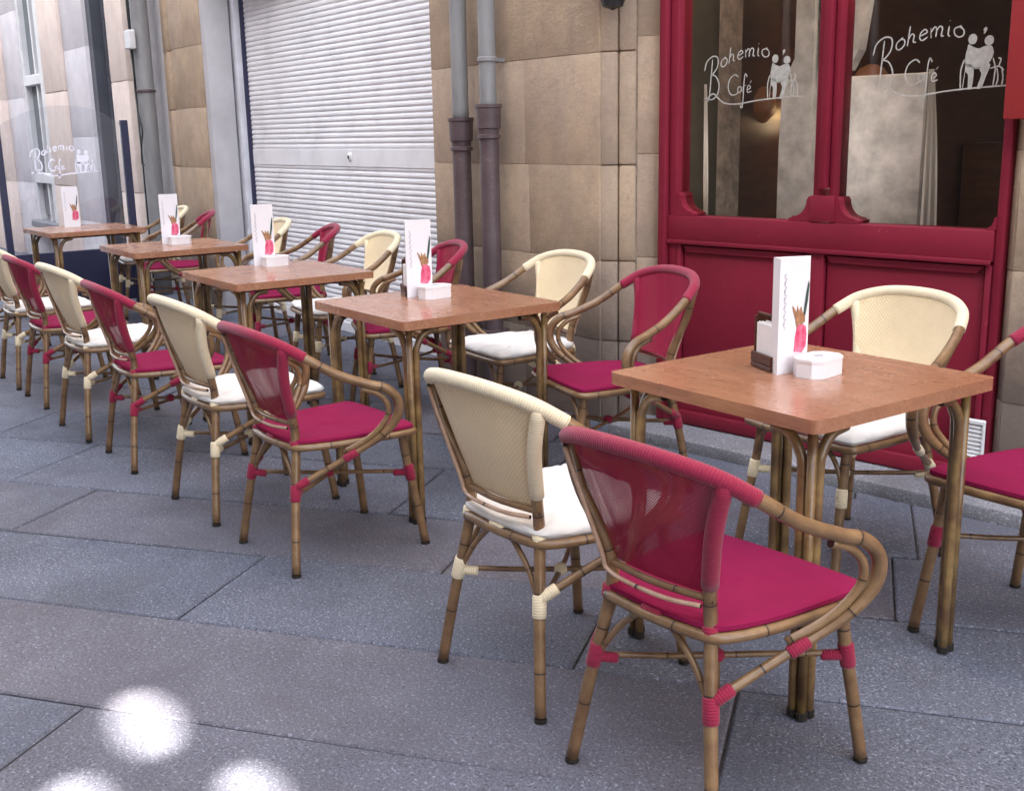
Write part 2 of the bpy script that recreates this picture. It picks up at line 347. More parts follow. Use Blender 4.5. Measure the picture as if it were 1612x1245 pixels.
def tube(bm, pts, r, n=6, seg=10, node=.16, off=None, closed=False, cap=True):
    path = catmull(pts, n) if not closed else [Vector(p) for p in pts]
    if callable(r): rr = r
    else: rr = lambda t: r
    off = random.random() if off is None else off
    uvl = bm.loops.layers.uv.verify()
    L = [0]
    for i in range(1, len(path)): L.append(L[-1]+(path[i]-path[i-1]).length)
    N = len(path); tot = L[-1]
    tan = []
    for i in range(N):
        if closed: d = path[(i+1) % N]-path[i-1]
        else: d = path[min(i+1, N-1)]-path[max(i-1, 0)]
        tan.append(d.normalized())
    up = Vector((0, 0, 1)) if abs(tan[0].z) < .9 else Vector((1, 0, 0))
    nrm = (up-tan[0]*up.dot(tan[0])).normalized(); rings = []
    for i in range(N):
        nrm = (nrm-tan[i]*nrm.dot(tan[i])).normalized(); b = tan[i].cross(nrm)
        R_ = rr(L[i]/tot)
        rings.append([bm.verts.new(path[i]+(nrm*math.cos(a)+b*math.sin(a))*R_) for a in [2*math.pi*k/seg for k in range(seg)]])
    for i in range(N if closed else N-1):
        j = (i+1) % N
        for k in range(seg):
            k2 = (k+1) % seg
            fc = bm.faces.new([rings[i][k], rings[i][k2], rings[j][k2], rings[j][k]]); fc.smooth = True
            va = L[i]/node+off; vb = (L[j] if j else tot)/node+off
            for lp, uvc in zip(fc.loops, ((k/seg, va), ((k+1)/seg, va), ((k+1)/seg, vb), (k/seg, vb))): lp[uvl].uv = uvc
    if cap and not closed:
        bm.faces.new(rings[0][::-1]); bm.faces.new(rings[-1])
def lathe(bm, prof, seg=20, M4=None):
    t = bmesh.new(); rings = []
    for (rr, z) in prof: rings.append([t.verts.new((rr*math.cos(a), rr*math.sin(a), z)) for a in [2*math.pi*k/seg for k in range(seg)]])
    for i in range(len(rings)-1):
        for k in range(seg): t.faces.new([rings[i][k], rings[i][(k+1) % seg], rings[i+1][(k+1) % seg], rings[i+1][k]])
    if prof[0][0] > 1e-4: t.faces.new(rings[0][::-1])
    if prof[-1][0] > 1e-4: t.faces.new(rings[-1])
    merge(bm, t, M4)
def ribbon(bm, pts, wd, y, M4=None, n=5, th=.0012):
    """flat stroke in the xz plane at depth y"""
    path = catmull([(a, 0, b) for a, b in pts], n)
    t = bmesh.new(); rows = []
    for i, p_ in enumerate(path):
        d = (path[min(i+1, len(path)-1)]-path[max(i-1, 0)]); d = d.normalized() if d.length > 1e-9 else Vector((1, 0, 0))
        nn = Vector((-d.z, 0, d.x))*wd/2*(1 if 0 < i < len(path)-1 else .5)
        rows.append([t.verts.new((p_.x+nn.x, yy, p_.z+nn.z)) for yy in (y, y-th)]+[t.verts.new((p_.x-nn.x, yy, p_.z-nn.z)) for yy in (y-th, y)])
    for a, b in zip(rows, rows[1:]):
        for k in range(4): t.faces.new([a[k], a[(k+1) % 4], b[(k+1) % 4], b[k]])
    t.faces.new(rows[0][::-1]); t.faces.new(rows[-1])
    merge(bm, t, M4)
BM = bmesh.new

# ================================================================ GROUND
bm = BM()
v = [bm.verts.new(p) for p in ((-90, -60, -.0085), (60, -60, -.0085), (60, 60, -.0085), (-90, 60, -.0085))]; bm.faces.new(v)
tag(obj('ground', bm, 'joint'), kind='structure')
PH = rad(37); dv = Vector((math.cos(PH), math.sin(PH), 0)); nv = Vector((-math.sin(PH), math.cos(PH), 0))
nrows = [-.322, .183, .711, 1.207, 1.80, 2.33, 2.87]
while nrows[-1] < 13: nrows.append(nrows[-1]+random.uniform(.48, .6))
lo = [-.322]
while lo[-1] > -9: lo.append(lo[-1]-random.uniform(.48, .58))
nrows = sorted(lo[1:]+nrows)
known = {-.322: [-3.9, -2.62, -.17, 1.05], .183: [-3.05, -1.80, -.60, .95, 2.1], .711: [-4.4, -2.84, -1.17, .22, 1.5], 1.207: [-4.6, -3.28, -1.56, .30, 1.4], 1.80: [-5.4, -3.9, -2.5, -1.1, .1]}
below = max(x for x in nrows if x < -.33); known[below] = [-3.2, -1.73, -.3, 1.1]
bm = BM()
for a, b in zip(nrows, nrows[1:]):
    js = sorted(known.get(a, [])) or [random.uniform(-1, 0)]
    while js[-1] < 6: js.append(js[-1]+random.uniform(.9, 1.6))
    while js[0] > -17: js.insert(0, js[0]-random.uniform(.9, 1.6))
    for s, e in zip(js, js[1:]):
        c0 = dv*((s+e)/2)+nv*((a+b)/2)
        if not (-17 < c0.x < 7 and -7.6 < c0.y < 2.9): continue
        g = .0035; hz = random.uniform(-.002, .002); tx, ty = random.uniform(-.002, .002), random.uniform(-.003, .003)
        cs = [(s+g, a+g), (e-g, a+g), (e-g, b-g), (s+g, b-g)]
        top = []; mid = []; bot = []
        for i, (dd, nn) in enumerate(cs):
            ins = .006; di = ins if i in (0, 3) else -ins; ni = ins if i in (0, 1) else -ins
            jit = random.uniform(-.002, .002)
            P = dv*dd+nv*nn; Pi = dv*(dd+di)+nv*(nn+ni)
            z = hz+(tx if i in (0, 3) else -tx)+(ty if i in (0, 1) else -ty)
            top.append(bm.verts.new((Pi.x, Pi.y, z))); mid.append(bm.verts.new((P.x, P.y, z-.005+jit*.5))); bot.append(bm.verts.new((P.x, P.y, -.03)))
        bm.faces.new(top)
        for i in range(4):
            j = (i+1) % 4
            bm.faces.new([mid[i], mid[j], top[j], top[i]]); bm.faces.new([bot[i], bot[j], mid[j], mid[i]])
tag(obj('pavement', bm, 'slab'), kind='structure')

# ================================================================ FACADES
AX = math.atan(.14); O = Vector((-2.25, 1.685, 0)); ca = math.cos(AX)
def uu(x): return (x+2.25)/ca
# stone step under the cafe
bm = BM()
t = BM(); box(t, -.10, 4.2, -.285, .02, -.02, .052, .012, 2); merge(bm, t)
t = BM(); box(t, -.10, 1.0, -.30, -.289, -.03, .02, .003, 1); t.free()
o = obj('stone_step', bm, 'ledge', smooth=.6); o.location = O; o.rotation_euler.z = AX
tag(o, 'long pale grey granite step running along the foot of the red shopfront', 'step')

# stone walls: courses of blocks in a plan polyline
def stone_run(bm, P0, P1, zs, cols=None, th=.12, gap=.0015, bev=.0025, jitter=.003, zmax=None):
    """blocks between plan points P0->P1 (face on the street side), zs course heights, cols list of fractions per course"""
    P0 = Vector((*P0, 0)); P1 = Vector((*P1, 0)); L = (P1-P0).length; ang = math.atan2(P1.y-P0.y, P1.x-P0.x)
    Mx = Matrix.Translation(P0) @ Matrix.Rotation(ang, 4, 'Z')
    for k, (a, b) in enumerate(zip(zs, zs[1:])):
        cc = [0]+list((cols[k % len(cols)] if cols else []))+[1]
        for s, e in zip(cc, cc[1:]):
            j = random.uniform(0, jitter)
            box(bm, s*L+gap/2, e*L-gap/2, j, th, a+gap/2, b-gap/2, bev, 2, Mx)
def zrow(start=0., first=(.02, .62, 1.22)):
    z = list(first)
    while z[-1] < 6: z.append(z[-1]+random.uniform(.48, .62))
    return z
def wall_thing(name, label, cat, parts, group=None):
    t = thing(name, label, cat, (0, 0, 0), 0, group)
    for nm, b, mt, sm in parts: obj(nm, b, mt, t, sm)
    return t
# --- pier between shutter and cafe
bm = BM()
zs = [-.02, .40, .78, 1.22, 1.72, 2.25, 2.8, 3.4, 4.0, 5.2, 6.5, 8.0]
stone_run(bm, (-3.93, 1.50), (-2.50, 1.50), zs, [[.58], [], [.62], [.60], [], [.62]], jitter=.003)
stone_run(bm, (-2.498, 1.503), (-2.43, 1.550), zs, th=.1, bev=.012)
stone_run(bm, (-2.4285, 1.553), (-2.36, 1.60), zs, th=.1, bev=.014)
stone_run(bm, (-2.3585, 1.606), (-2.245, 1.683), [-.02, .42, .80, 1.27, 1.78, 2.3, 2.9, 3.5, 4.5, 6, 8], th=.1)
core = BM(); box(core, -3.92, -2.50, 1.56, 2.3, -.02, 8); prism(core, [(-2.496, 1.56), (-2.36, 1.612), (-2.32, 1.70), (-2.38, 2.3), (-2.496, 2.3)], -.02, 8)
box(core, -3.915, -2.6, 1.516, 1.559, .0, 7.9)
cm = mat('mortar', (.40, .31, .24), .95, .1, col2=(.2, .16, .13), scale=20)
M['mortar'] = cm
wall_thing('stone_pier', 'warm sandstone pier of large worn blocks behind two drainpipes, left of the red shopfront', 'pier', [('block_facing', bm, 'stone', .6), ('wall_core', core, 'mortar', None)])
# --- wall right of cafe
bm = BM(); Mx = Matrix.Translation(O) @ Matrix.Rotation(AX, 4, 'Z')
def loc2(ux, y): v_ = Mx @ Vector((ux, y, 0)); return (v_.x, v_.y)
stone_run(bm, loc2(1.60, -.045), loc2(4.2, -.045), [0.0, .38, .86, 1.28, 1.75, 2.3, 2.9, 3.5, 4.5, 6, 8], [[.25, .6], [.15, .5, .8], [.3, .7]], jitter=.003)
stone_run(bm, loc2(1.56, .0), loc2(1.597, -.04), [0.0, .38, .86, 1.28, 1.75, 2.3, 2.9, 3.5, 4.5, 6, 8], th=.05)
core = BM(); box(core, 1.60, 4.2, .02, .6, 0, 8, M4=Mx)
wall_thing('stone_wall', 'brown sandstone wall at the right end of the red shopfront', 'wall', [('block_facing', bm, 'stone', .6), ('wall_core', core, 'mortar', None)])

# --- shutter
sh = thing('rolling_shutter', 'closed white ribbed metal rolling shutter between two stone piers', 'shutter', (-5.5, 1.80, 0))
def shutter_part(z0, z1, pitch=.037, amp=.009):
    bm = BM(); prof = []
    z = z0
    while z < z1-1e-6:
        for fz, d in ((0, .008), (.10, .003), (.30, 0), (.62, 0), (.88, .0035), (.95, .009)):
            if z+fz*pitch <= z1: prof.append((z+fz*pitch, d))
        z += pitch
    prof.append((z1, .006))
    X = [-1.63, -.8, 0, .8, 1.63]
    rows = [[bm.verts.new((x, d, zz)) for x in X] for zz, d in prof]
    back = [[bm.verts.new((x, .03, zz)) for x in X] for zz in (z0, z1)]
    for a, b in zip(rows, rows[1:]):
        for i in range(len(X)-1): bm.faces.new([a[i], a[i+1], b[i+1], b[i]])
    for i in range(len(X)-1):
        bm.faces.new([rows[-1][i], rows[-1][i+1], back[1][i+1], back[1][i]]); bm.faces.new([back[0][i], back[0][i+1], rows[0][i+1], rows[0][i]])
        bm.faces.new([back[1][i], back[1][i+1], back[0][i+1], back[0][i]])
    return bm
obj('slat_curtain', shutter_part(.07, 1.168), 'shutter', sh)
obj('slat_curtain', shutter_part(1.288, 4.0), 'shutter', sh)
bm = BM(); box(bm, -1.63, 1.63, -.004, .03, 1.168, 1.288, .004, 2); obj('lock_band', bm, 'shutter', sh)
bm = BM(); box(bm, -1.63, 1.63, -.012, .03, .0, .07, .004, 2); obj('bottom_bar', bm, 'shutter', sh)
lk = BM(); lathe(lk, [(.030, 0), (.030, .006), (.016, .012), (.010, .013)], 16, Matrix.Translation((.02, -.004, 1.236)) @ Matrix.Rotation(rad(90), 4, 'X'))
lk = obj('lock', lk, 'shutter', sh)
bm = BM(); box(bm, .013, .027, -.024, -.0165, 1.222, 1.246, .002); obj('keyhole', bm, 'black', lk)
for a, b, dk in ((-1.98, -1.650, 0), (1.60, 1.68, 1)):
    bm = BM(); box(bm, a, b, -.075 if not dk else -.03, -.016, 0, 4.0, .004); obj('guide_rail', bm, 'render_pale' if not dk else 'shutter', sh)
bm = BM(); box(bm, -1.648, -1.632, -.03, .035, 0, 4.0, .002); obj('guide_channel', bm, 'navy', sh)

# --- left reveal and pier
bm = BM()
box(bm, -7.29, -7.20, 1.502, 1.705, -.02, 8, .006, 2)
box(bm, -7.49, -7.295, 1.66, 2.2, -.02, 8)
rv = BM()
lp = thing('stone_pier', 'brown sandstone pier left of the white shutter with a grey plastered reveal', 'pier', (0, 0, 0))
obj('plastered_reveal', bm, 'render_grey', lp, .6)
bm = BM(); zs2 = [-.02, .5, 1.15, 1.62, 2.1, 2.6, 3.2, 4, 5, 6.5, 8]
stone_run(bm, (-7.98, 1.50), (-7.295, 1.50), zs2, [[], [.45], []], jitter=.003)
stone_run(bm, (-8.10, 1.545), (-7.99, 1.50), zs2, bev=.02)
stone_run(bm, (-8.20, 1.53), (-8.105, 1.56), zs2, bev=.015)
stone_run(bm, (-8.46, 1.60), (-8.205, 1.59), zs2, bev=.01)
obj('block_facing', bm, 'stone', lp, .6)
bm = BM(); box(bm, -8.44, -7.30, 1.64, 2.3, -.02, 8); obj('wall_core', bm, 'mortar', lp)

# --- far left facade: pillars, door, window
bm = BM(); stone_run(bm, (-9.42, 1.42), (-8.93, 1.42), [-.02, .9, 1.9, 2.9, 4, 8], [[.72]], th=.5, bev=.012)
tag(obj('stone_pillar', bm, 'pilaster_pink', smooth=.6), 'pale pink stone pillar between the dark doorway and the cabled drainpipe', 'pillar')
bm = BM(); box(bm, -8.93, -8.46, 1.62, 2.2, -.02, 8)
tag(obj('wall_recess', bm, 'render_grey'), 'grey recessed wall strip behind the cabled drainpipe', 'wall')
bm = BM(); stone_run(bm, (-11.2, 1.50), (-10.40, 1.50), [-.02, .55, 1.42, 2.3, 3.4, 8], [[]], th=.5)
tag(obj('stone_pillar', bm, 'pilaster_grey', smooth=.6), 'broad grey stone pillar left of the dark doorway', 'pillar')
bm = BM(); stone_run(bm, (-12.0, 1.46), (-11.21, 1.46), [-.02, .9, 1.9, 2.9, 4, 8], [[.5]], th=.5, bev=.02)
tag(obj('stone_pillar', bm, 'pilaster_pink', smooth=.6), 'broad pinkish stone pillar right of the white framed far window', 'pillar')
bm = BM(); stone_run(bm, (-13.95, 1.50), (-13.15, 1.50), [-.02, .9, 1.9, 2.9, 4, 8], [[]], th=.5)
tag(obj('stone_pillar', bm, 'pilaster_grey', smooth=.6), 'grey stone pillar left of the far window', 'pillar')
bm = BM(); stone_run(bm, (-20, 1.42), (-13.96, 1.42), [-.02, .9, 1.9, 2.9, 4, 8], [[.1, .3, .5, .7, .9]], th=.5)
tag(obj('stone_wall', bm, 'pilaster_pink', smooth=.6), 'pale pink stone wall at the far left edge behind the glass screen', 'wall')
dr = thing('double_door', 'dark blue grey door with glazed leaf, recessed behind the glass screen', 'door', (-10.05, 1.64, 0))
bm = BM(); box(bm, -.60, .66, .06, .14, 0, 4); obj('door_backing', bm, 'door_grey', dr)
bm = BM(); box(bm, -.56, -.22, -.10, .05, 0, 4, .005); obj('door_jamb', bm, 'door_grey', dr)
bm = BM()
for a in (-.20, .40): box(bm, a, a+.07, 0, .055, 0, 4, .006, 2)
for z in (0, .86, 2.0, 2.55): box(bm, -.128, .398, .002, .053, z, z+.12, .006, 2)
box(bm, -.128, .398, .02, .055, .12, .86, .01)
leaf = obj('door_leaf', bm, 'door_grey', dr)
bm = BM(); box(bm, -.125, .395, .03, .04, .98, 3.9); obj('glass_pane', bm, 'pane_dark', dr)
bm = BM(); box(bm, .40, .58, -.14, -.02, 0, 1.55, .006); obj('door_edge_panel', bm, 'navy', dr)
bm = BM(); box(bm, -.55, .58, -.2, .055, -.0, .05, .01); obj('threshold', bm, 'ledge', dr)
bm = BM()
for k in range(3): ribbon(bm, [(-.02, 1.90-k*.035), (.1, 1.915-k*.035), (.2, 1.90-k*.035)], .006, .025)
obj('handle', bm, 'white_paint', leaf)
wi = thing('tall_window', 'tall white framed window between pink and grey stone pillars at far left', 'window', (-12.6, 1.56, 0))
bm = BM()
box(bm, .36, .59, -.07, .05, .4, 4, .01); box(bm, -.55, -.45, -.04, .05, .4, 4, .01)
for z in (.9, 2.02, 3.9): box(bm, -.448, .398, -.05, .04, z, z+.12, .01)
for x in (-.04,): box(bm, x, x+.05, -.02, .035, .4, 4, .006)
obj('window_frame', bm, 'white_paint', wi)
bm = BM(); box(bm, -.45, .40, .03, .037, .52, 3.95); obj('glass_pane', bm, 'pane_dark', wi)
bm = BM(); box(bm, -.56, .62, .05, .3, -.02, .9); obj('wall_below', bm, 'render_grey', wi)
bm = BM(); box(bm, -.54, .58, -.13, .028, .38, .46, .012); obj('sill', bm, 'ledge', wi)
# wall mass above / behind everything so no sky leaks through
bm = BM(); box(bm, -20, -2.6, 2.3, 2.6, -.02, 9); box(bm, -20, -7.3, 1.52, 2.28, 4.02, 9); box(bm, -7.29, -3.94, 1.52, 2.28, 4.02, 9)
tag(obj('house_wall', bm, 'stone_grey'), 'plain stone wall of the house rising above the shutter and doorway', 'house')

# --- drainpipes
def drainpipe(x, label, ztop, rad_u=.043, rad_l=.049):
    t = thing('drainpipe', label, 'drainpipe', (x, 1.405, 0), 0, 'twin drainpipes on the sandstone pier')
    bm = BM(); tube(bm, [(0, 0, ztop-.05), (.0, 0, 2), (0.0, 0, 5.5)], rad_u, 3, 20); obj('upper_pipe', bm, 'zinc', t)
    bm = BM(); lathe(bm, [(rad_l, .0), (rad_l, ztop-.17), (rad_l+.010, ztop-.165), (rad_l+.010, ztop-.150), (rad_l+.002, ztop-.145), (rad_l+.004, ztop-.12), (rad_l+.012, ztop-.115), (rad_l+.015, ztop-.02), (rad_l+.020, ztop-.015), (rad_l+.020, ztop), (rad_l+.004, ztop), (rad_l, ztop-.02)], 24)
    obj('lower_pipe', bm, 'castiron', t, .5)
    for z in (.35, 1.72, 3.1):
        bm = BM(); R_ = (rad_l if z < 1 else rad_u)+.004
        lathe(bm, [(R_, z), (R_+.004, z+.003), (R_+.004, z+.02), (R_, z+.023)], 20); box(bm, -.012, .012, R_-.006, .10, z+.002, z+.02)
        if z != 1.72 or x > -3.4: obj('pipe_bracket', bm, 'zinc' if z > 1 else 'castiron', t, .5)
        else: bm.free()
    return t
drainpipe(-3.50, 'left one of two drainpipes, zinc above a brown cast iron foot, beside the shutter', 1.455)
drainpipe(-3.245, 'right one of two drainpipes, zinc above a taller brown cast iron foot', 1.515)
t = thing('drainpipe', 'grey weathered drainpipe with loose black cables near the dark doorway', 'drainpipe', (-8.60, 1.47, 0))
bm = BM(); tube(bm, [(0, 0, 0), (0, 0, 2), (0, 0, 6)], .075, 3, 18); obj('pipe_shaft', bm, 'zinc', t)
bm = BM(); lathe(bm, [(.078, 1.78), (.088, 1.785), (.088, 1.80), (.078, 1.805)], 18); obj('pipe_bracket', bm, 'castiron', t)
bm = BM(); box(bm, -.06, .075, -.13, -.07, 2.14, 2.30, .01); obj('junction_box', bm, 'white_paint', t)
bm = BM(); tube(bm, [(.0, -.10, 2.14), (.03, -.10, 1.95), (-.01, -.09, 1.8), (.05, -.10, 1.6), (.11, -.10, 1.45), (.05, -.10, 1.33), (.03, -.10, 1.18), (.07, -.10, 1.16)], .008, 6, 6); obj('loose_cable', bm, 'black', t)
bm = BM(); tube(bm, [(-.13, -.04, 6), (-.13, -.05, 3), (-.12, -.04, 1.5), (-.12, -.04, 0)], .016, 5, 8); obj('wall_cable', bm, 'black', t)
bm = BM(); tube(bm, [(-.17, -.04, 6), (-.165, -.03, 3), (-.17, -.03, 1.5), (-.17, -.03, 0)], .013, 5, 8); obj('wall_cable', bm, 'white_paint', t)

# ================================================================ CAFE FRONT
cf = thing('cafe_shopfront', 'dark red painted wooden shopfront with two etched windows and lower panels', 'shopfront', O, AX)
PR = -.045   # street face of the frame
# frame posts and rails
bm = BM(); box(bm, .004, .045, PR-.02, .06, .05, 2.9, .008, 2); box(bm, .049, .092, PR+.004, .06, .05, 2.9, .006, 2); obj('side_post', bm, 'red_paint', cf, .6)
bm = BM(); box(bm, 1.525, 1.558, PR+.01, .06, .05, 2.9, .006, 2); obj('side_post', bm, 'red_paint', cf, .6)
bm = BM(); box(bm, .778, .806, PR+.008, .06, 1.0, 2.9, .006, 2); box(bm, .809, .846, PR-.016, .06, 1.13, 2.9, .008, 2); box(bm, .772, .882, PR-.004, PR+.006, 1.0, 1.105, .003, 2); box(bm, .849, .875, PR+.008, .06, 1.0, 2.9, .006, 2); obj('mullion', bm, 'red_paint', cf, .6)
# rail with scalloped corners cut from one board
def scallop(ux, s, w_, h_):
    """corner bracket outline from the rail top (z 1.0) up to the post"""
    pts = [(ux, 1.0), (ux, 1.0+h_), (ux+s*.018*w_/.1, 1.0+h_), (ux+s*.024*w_/.1, 1.0+h_*.9)]
    for k in range(0, 9):
        a = math.pi/2*k/8
        pts.append((ux+s*(w_*.82-(w_*.56)*math.cos(a)), 1.0+h_*.86-(h_*.66)*math.sin(a)))
    pts += [(ux+s*w_*.86, 1.0+h_*.16), (ux+s*w_, 1.0+h_*.10), (ux+s*w_, 1.0)]
    return pts if s < 0 else pts[::-1]
bm = BM()
for ux, s, w_, h_ in ((.088, 1, .10, .10), (.782, -1, .11, .10), (.871, 1, .115, .10), (1.527, -1, .035, .045)):
    bm = BM(); prism(bm, scallop(ux, s, w_, h_), PR+.004, .05, 'y', .002); obj('corner_bracket', bm, 'red_paint', cf)
bm = BM(); box(bm, .047, 1.523, PR, .06, .885, .9985, .004, 2); obj('window_rail', bm, 'red_paint', cf, .6)
bm = BM(); box(bm, .05, 1.523, PR-.012, PR-.002, .874, .893, .004, 2); obj('rail_moulding', bm, 'red_paint', cf, .6)
bm = BM(); box(bm, .0, 1.56, PR, .06, 2.25, 2.9, .01)
obj('fascia', bm, 'red_paint', cf, .6)
# lower panels
bm = BM(); box(bm, .047, 1.523, .005, .06, .05, .884); 
for a, b in ((.094, .118), (.765, .84), (1.50, 1.522)): box(bm, a, b, PR+.004, .004, .05, .873, .004, 2)
box(bm, .094, 1.522, PR-.008, .0045, .05, .20, .006, 2); box(bm, .05, 1.54, PR-.03, PR-.009, .055, .12, .012, 2)
obj('lower_frame', bm, 'red_paint', cf, .6)
for a, b in ((.122, .761), (.844, 1.496)):
    bm = BM()
    box(bm, a+.004, b-.004, -.022, .004, .204, .866, .004, 2)
    prism(bm, [(a+.004, .866), (a+.03, .84), (b-.03, .84), (b-.004, .866)], -.036, -.0225, 'y', .003)
    obj('lower_panel', bm, 'red_paint', cf, .6)
# glass
for a, b in ((.08, .79), (.86, 1.535)):
    bm = BM(); v = [bm.verts.new(p) for p in ((a, .0, .97), (b, .0, .97), (b, .0, 2.3), (a, .0, 2.3))]; bm.faces.new(v); obj('window_pane', bm, 'glass', cf)
# vent
t = thing('wall_vent', 'small white louvred vent low at the right end of the red shopfront', 'vent', O, AX)
bm = BM(); box(bm, 1.462, 1.556, PR-.024, PR-.011, .155, .305, .003)
for z in (.155, .288): box(bm, 1.458, 1.560, PR-.034, PR-.0245, z, z+.017, .003)
for x in (1.458, 1.550): box(bm, x, x+.010, PR-.034, PR-.0245, .1725, .2875, .002)
for k in range(7): box(bm, 1.470, 1.548, PR-.031, PR-.0245, .176+k*.016, .186+k*.016, .002)
obj('louvre', bm, 'white_paint', t)
# etched logo ------------------------------------------------------------
def logo(parent, mt, ox, oz, sc, y, W=.0046):
    Mt = Matrix.Translation((ox, y, oz)) @ Matrix.Scale(sc, 4)
    bm = BM()
    B = [[(.052, .185), (.045, .10), (.038, .02), (.028, -.005)],
         [(.008, .135), (.020, .175), (.055, .198), (.082, .188), (.080, .150), (.058, .122), (.045, .118), (.075, .105), (.092, .065), (.080, .022), (.050, .004), (.020, .012), (.006, .004)],
         [(.030, .016), (.060, .030), (.085, .012), (.125, -.014), (.20, -.020), (.30, -.008), (.42, .0), (.54, .004)]]
    for st in B: ribbon(bm, st, W*1.25, 0, Mt)
    def base(x): return .140+.045*math.sin((x-.09)/.28*math.pi*.75)
    def put(ch, x, h, w_=.034):
        L_ = {'o': [[(.5, 1), (.1, .75), (.1, .25), (.45, 0), (.85, .25), (.85, .75), (.5, 1), (.7, 1.05)]],
              'h': [[(.25, 1.9), (.15, .9), (.05, 0)], [(.12, .6), (.4, 1), (.65, .8), (.6, .2), (.85, .05)]],
              'e': [[(.1, .5), (.8, .65), (.6, 1), (.2, .8), (.1, .3), (.4, 0), (.9, .2)]],
              'm': [[(.05, 1), (.1, 0)], [(.1, .6), (.3, 1), (.45, .8), (.42, 0)], [(.45, .6), (.65, 1), (.85, .8), (.8, .1), (.98, .05)]],
              'i': [[(.5, 1), (.4, .2), (.7, 0)], [(.52, 1.45), (.6, 1.52)]],
              'a': [[(.8, .9), (.4, 1), (.1, .5), (.3, 0), (.7, .3), (.85, 1), (.8, .2), (1, 0)]],
              'f': [[(.75, 1.9), (.5, 2.1), (.35, 1.4), (.3, 0), (.2, -1.3), (.02, -1.1), (.3, -.2), (.8, .2)], [(.05, .95), (.75, 1.05)]]}[ch]
        for st in L_: ribbon(bm, [(x+a*w_, base(x+a*w_)+b*h if h > 0 else 0) for a, b in st], W*1.1, 0, Mt)
    xx = .098
    for ch, w_ in (('o', .040), ('h', .042), ('e', .038), ('m', .055), ('i', .026), ('o', .044)):
        put(ch, xx, .036, w_); xx += w_+.004
    # Café
    ribbon(bm, [(.198, .098), (.180, .110), (.152, .092), (.143, .055), (.158, .024), (.185, .022), (.202, .036)], W*1.1, 0, Mt)
    ribbon(bm, [(.214, .052), (.202, .056), (.196, .042), (.204, .030), (.214, .040), (.218, .055), (.220, .030)], W*.9, 0, Mt)
    ribbon(bm, [(.246, .098), (.236, .112), (.230, .085), (.228, .035), (.224, -.030), (.214, -.034), (.226, -.004)], W*1.0, 0, Mt)
    ribbon(bm, [(.222, .058), (.244, .062)], W*.8, 0, Mt)
    ribbon(bm, [(.248, .040), (.264, .048), (.258, .060), (.248, .050), (.250, .030), (.272, .034)], W*.9, 0, Mt)
    ribbon(bm, [(.262, .070), (.270, .080)], W*.8, 0, Mt)
    obj('etched_lettering', bm, mt, parent)
    # couple leaning together at a table
    bm = BM()
    def blob(pts): prism(bm, [( p_[0], p_[1]) for p_ in [(q_.x, q_.z) for q_ in catmull([(a, 0, b) for a, b in pts+pts[:1]], 4)[:-1]]], 0, -.0015, 'y', 0, Mt)
    def disc(cx, cz, rx, rz): prism(bm, [(cx+rx*math.cos(a), cz+rz*math.sin(a)) for a in [k*math.pi/9 for k in range(18)]], 0, -.0015, 'y', 0, Mt)
    disc(.392, .168, .016, .018); disc(.452, .160, .017, .017)
    blob([(.378, .152), (.398, .140), (.418, .135), (.440, .142), (.462, .140), (.470, .115), (.458, .085), (.440, .072), (.400, .070), (.374, .078), (.370, .110)])
    blob([(.372, .084), (.396, .080), (.404, .050), (.400, .0), (.386, .0), (.384, .044), (.372, .060)])
    blob([(.440, .080), (.462, .078), (.450, .040), (.436, .0), (.420, .0), (.432, .044), (.424, .064)])
    for st in ([(.366, .10), (.356, .06), (.358, .0)], [(.372, .062), (.366, .0)], [(.470, .10), (.480, .062), (.476, .0)], [(.462, .064), (.492, .070), (.512, .055)],
               [(.486, .066), (.492, .03), (.486, .0)], [(.504, .060), (.510, .03), (.506, .0)], [(.404, .066), (.436, .068)], [(.492, .070), (.498, .094), (.488, .098)]):
        ribbon(bm, st, W*1.1, 0, Mt)
    blob([(.428, .198), (.436, .206), (.442, .200), (.438, .190), (.430, .182), (.432, .192)])
    obj('etched_couple', bm, mt, parent)
logo(cf, 'logo', .198, 1.492, .92, -.0015)
logo(cf, 'logo', .985, 1.498, 1.0, -.0015)
# upper shop wall
bm = BM(); Ml = Mx
box(bm, -.05, 4.2, .02, .4, 2.92, 8, M4=Mx); box(bm, 4.2, 20, -.03, .4, 0, 8, M4=Mx)
tag(obj('house_wall', bm, 'stone'), 'sandstone house wall above and to the right of the red shopfront', 'house')
# red board and black lantern
t = thing('menu_board', 'orange red board fixed to the wall at the upper right corner of the shopfront', 'board', O, AX)
bm = BM(); box(bm, 1.552, 1.95, -.115, -.062, 1.385, 2.3, .006, 2); obj('board', bm, 'red_sign', t, .6)
t = thing('wall_lantern', 'black wall lantern at the top beside the left window', 'lantern', (-2.37, 1.50, 0))
bm = BM(); lathe(bm, [(.004, 1.885), (.018, 1.892), (.045, 1.90), (.055, 1.93), (.05, 1.95), (.07, 2.2), (.08, 2.24), (.02, 2.32)], 12, Matrix.Translation((0, -.03, 0))); obj('lantern_body', bm, 'black', t)
bm = BM(); tube(bm, [(0, -.03, 2.32), (0, -.03, 2.42), (0, .05, 2.45), (0, .12, 2.3)], .01, 4, 8); obj('bracket', bm, 'black', t)

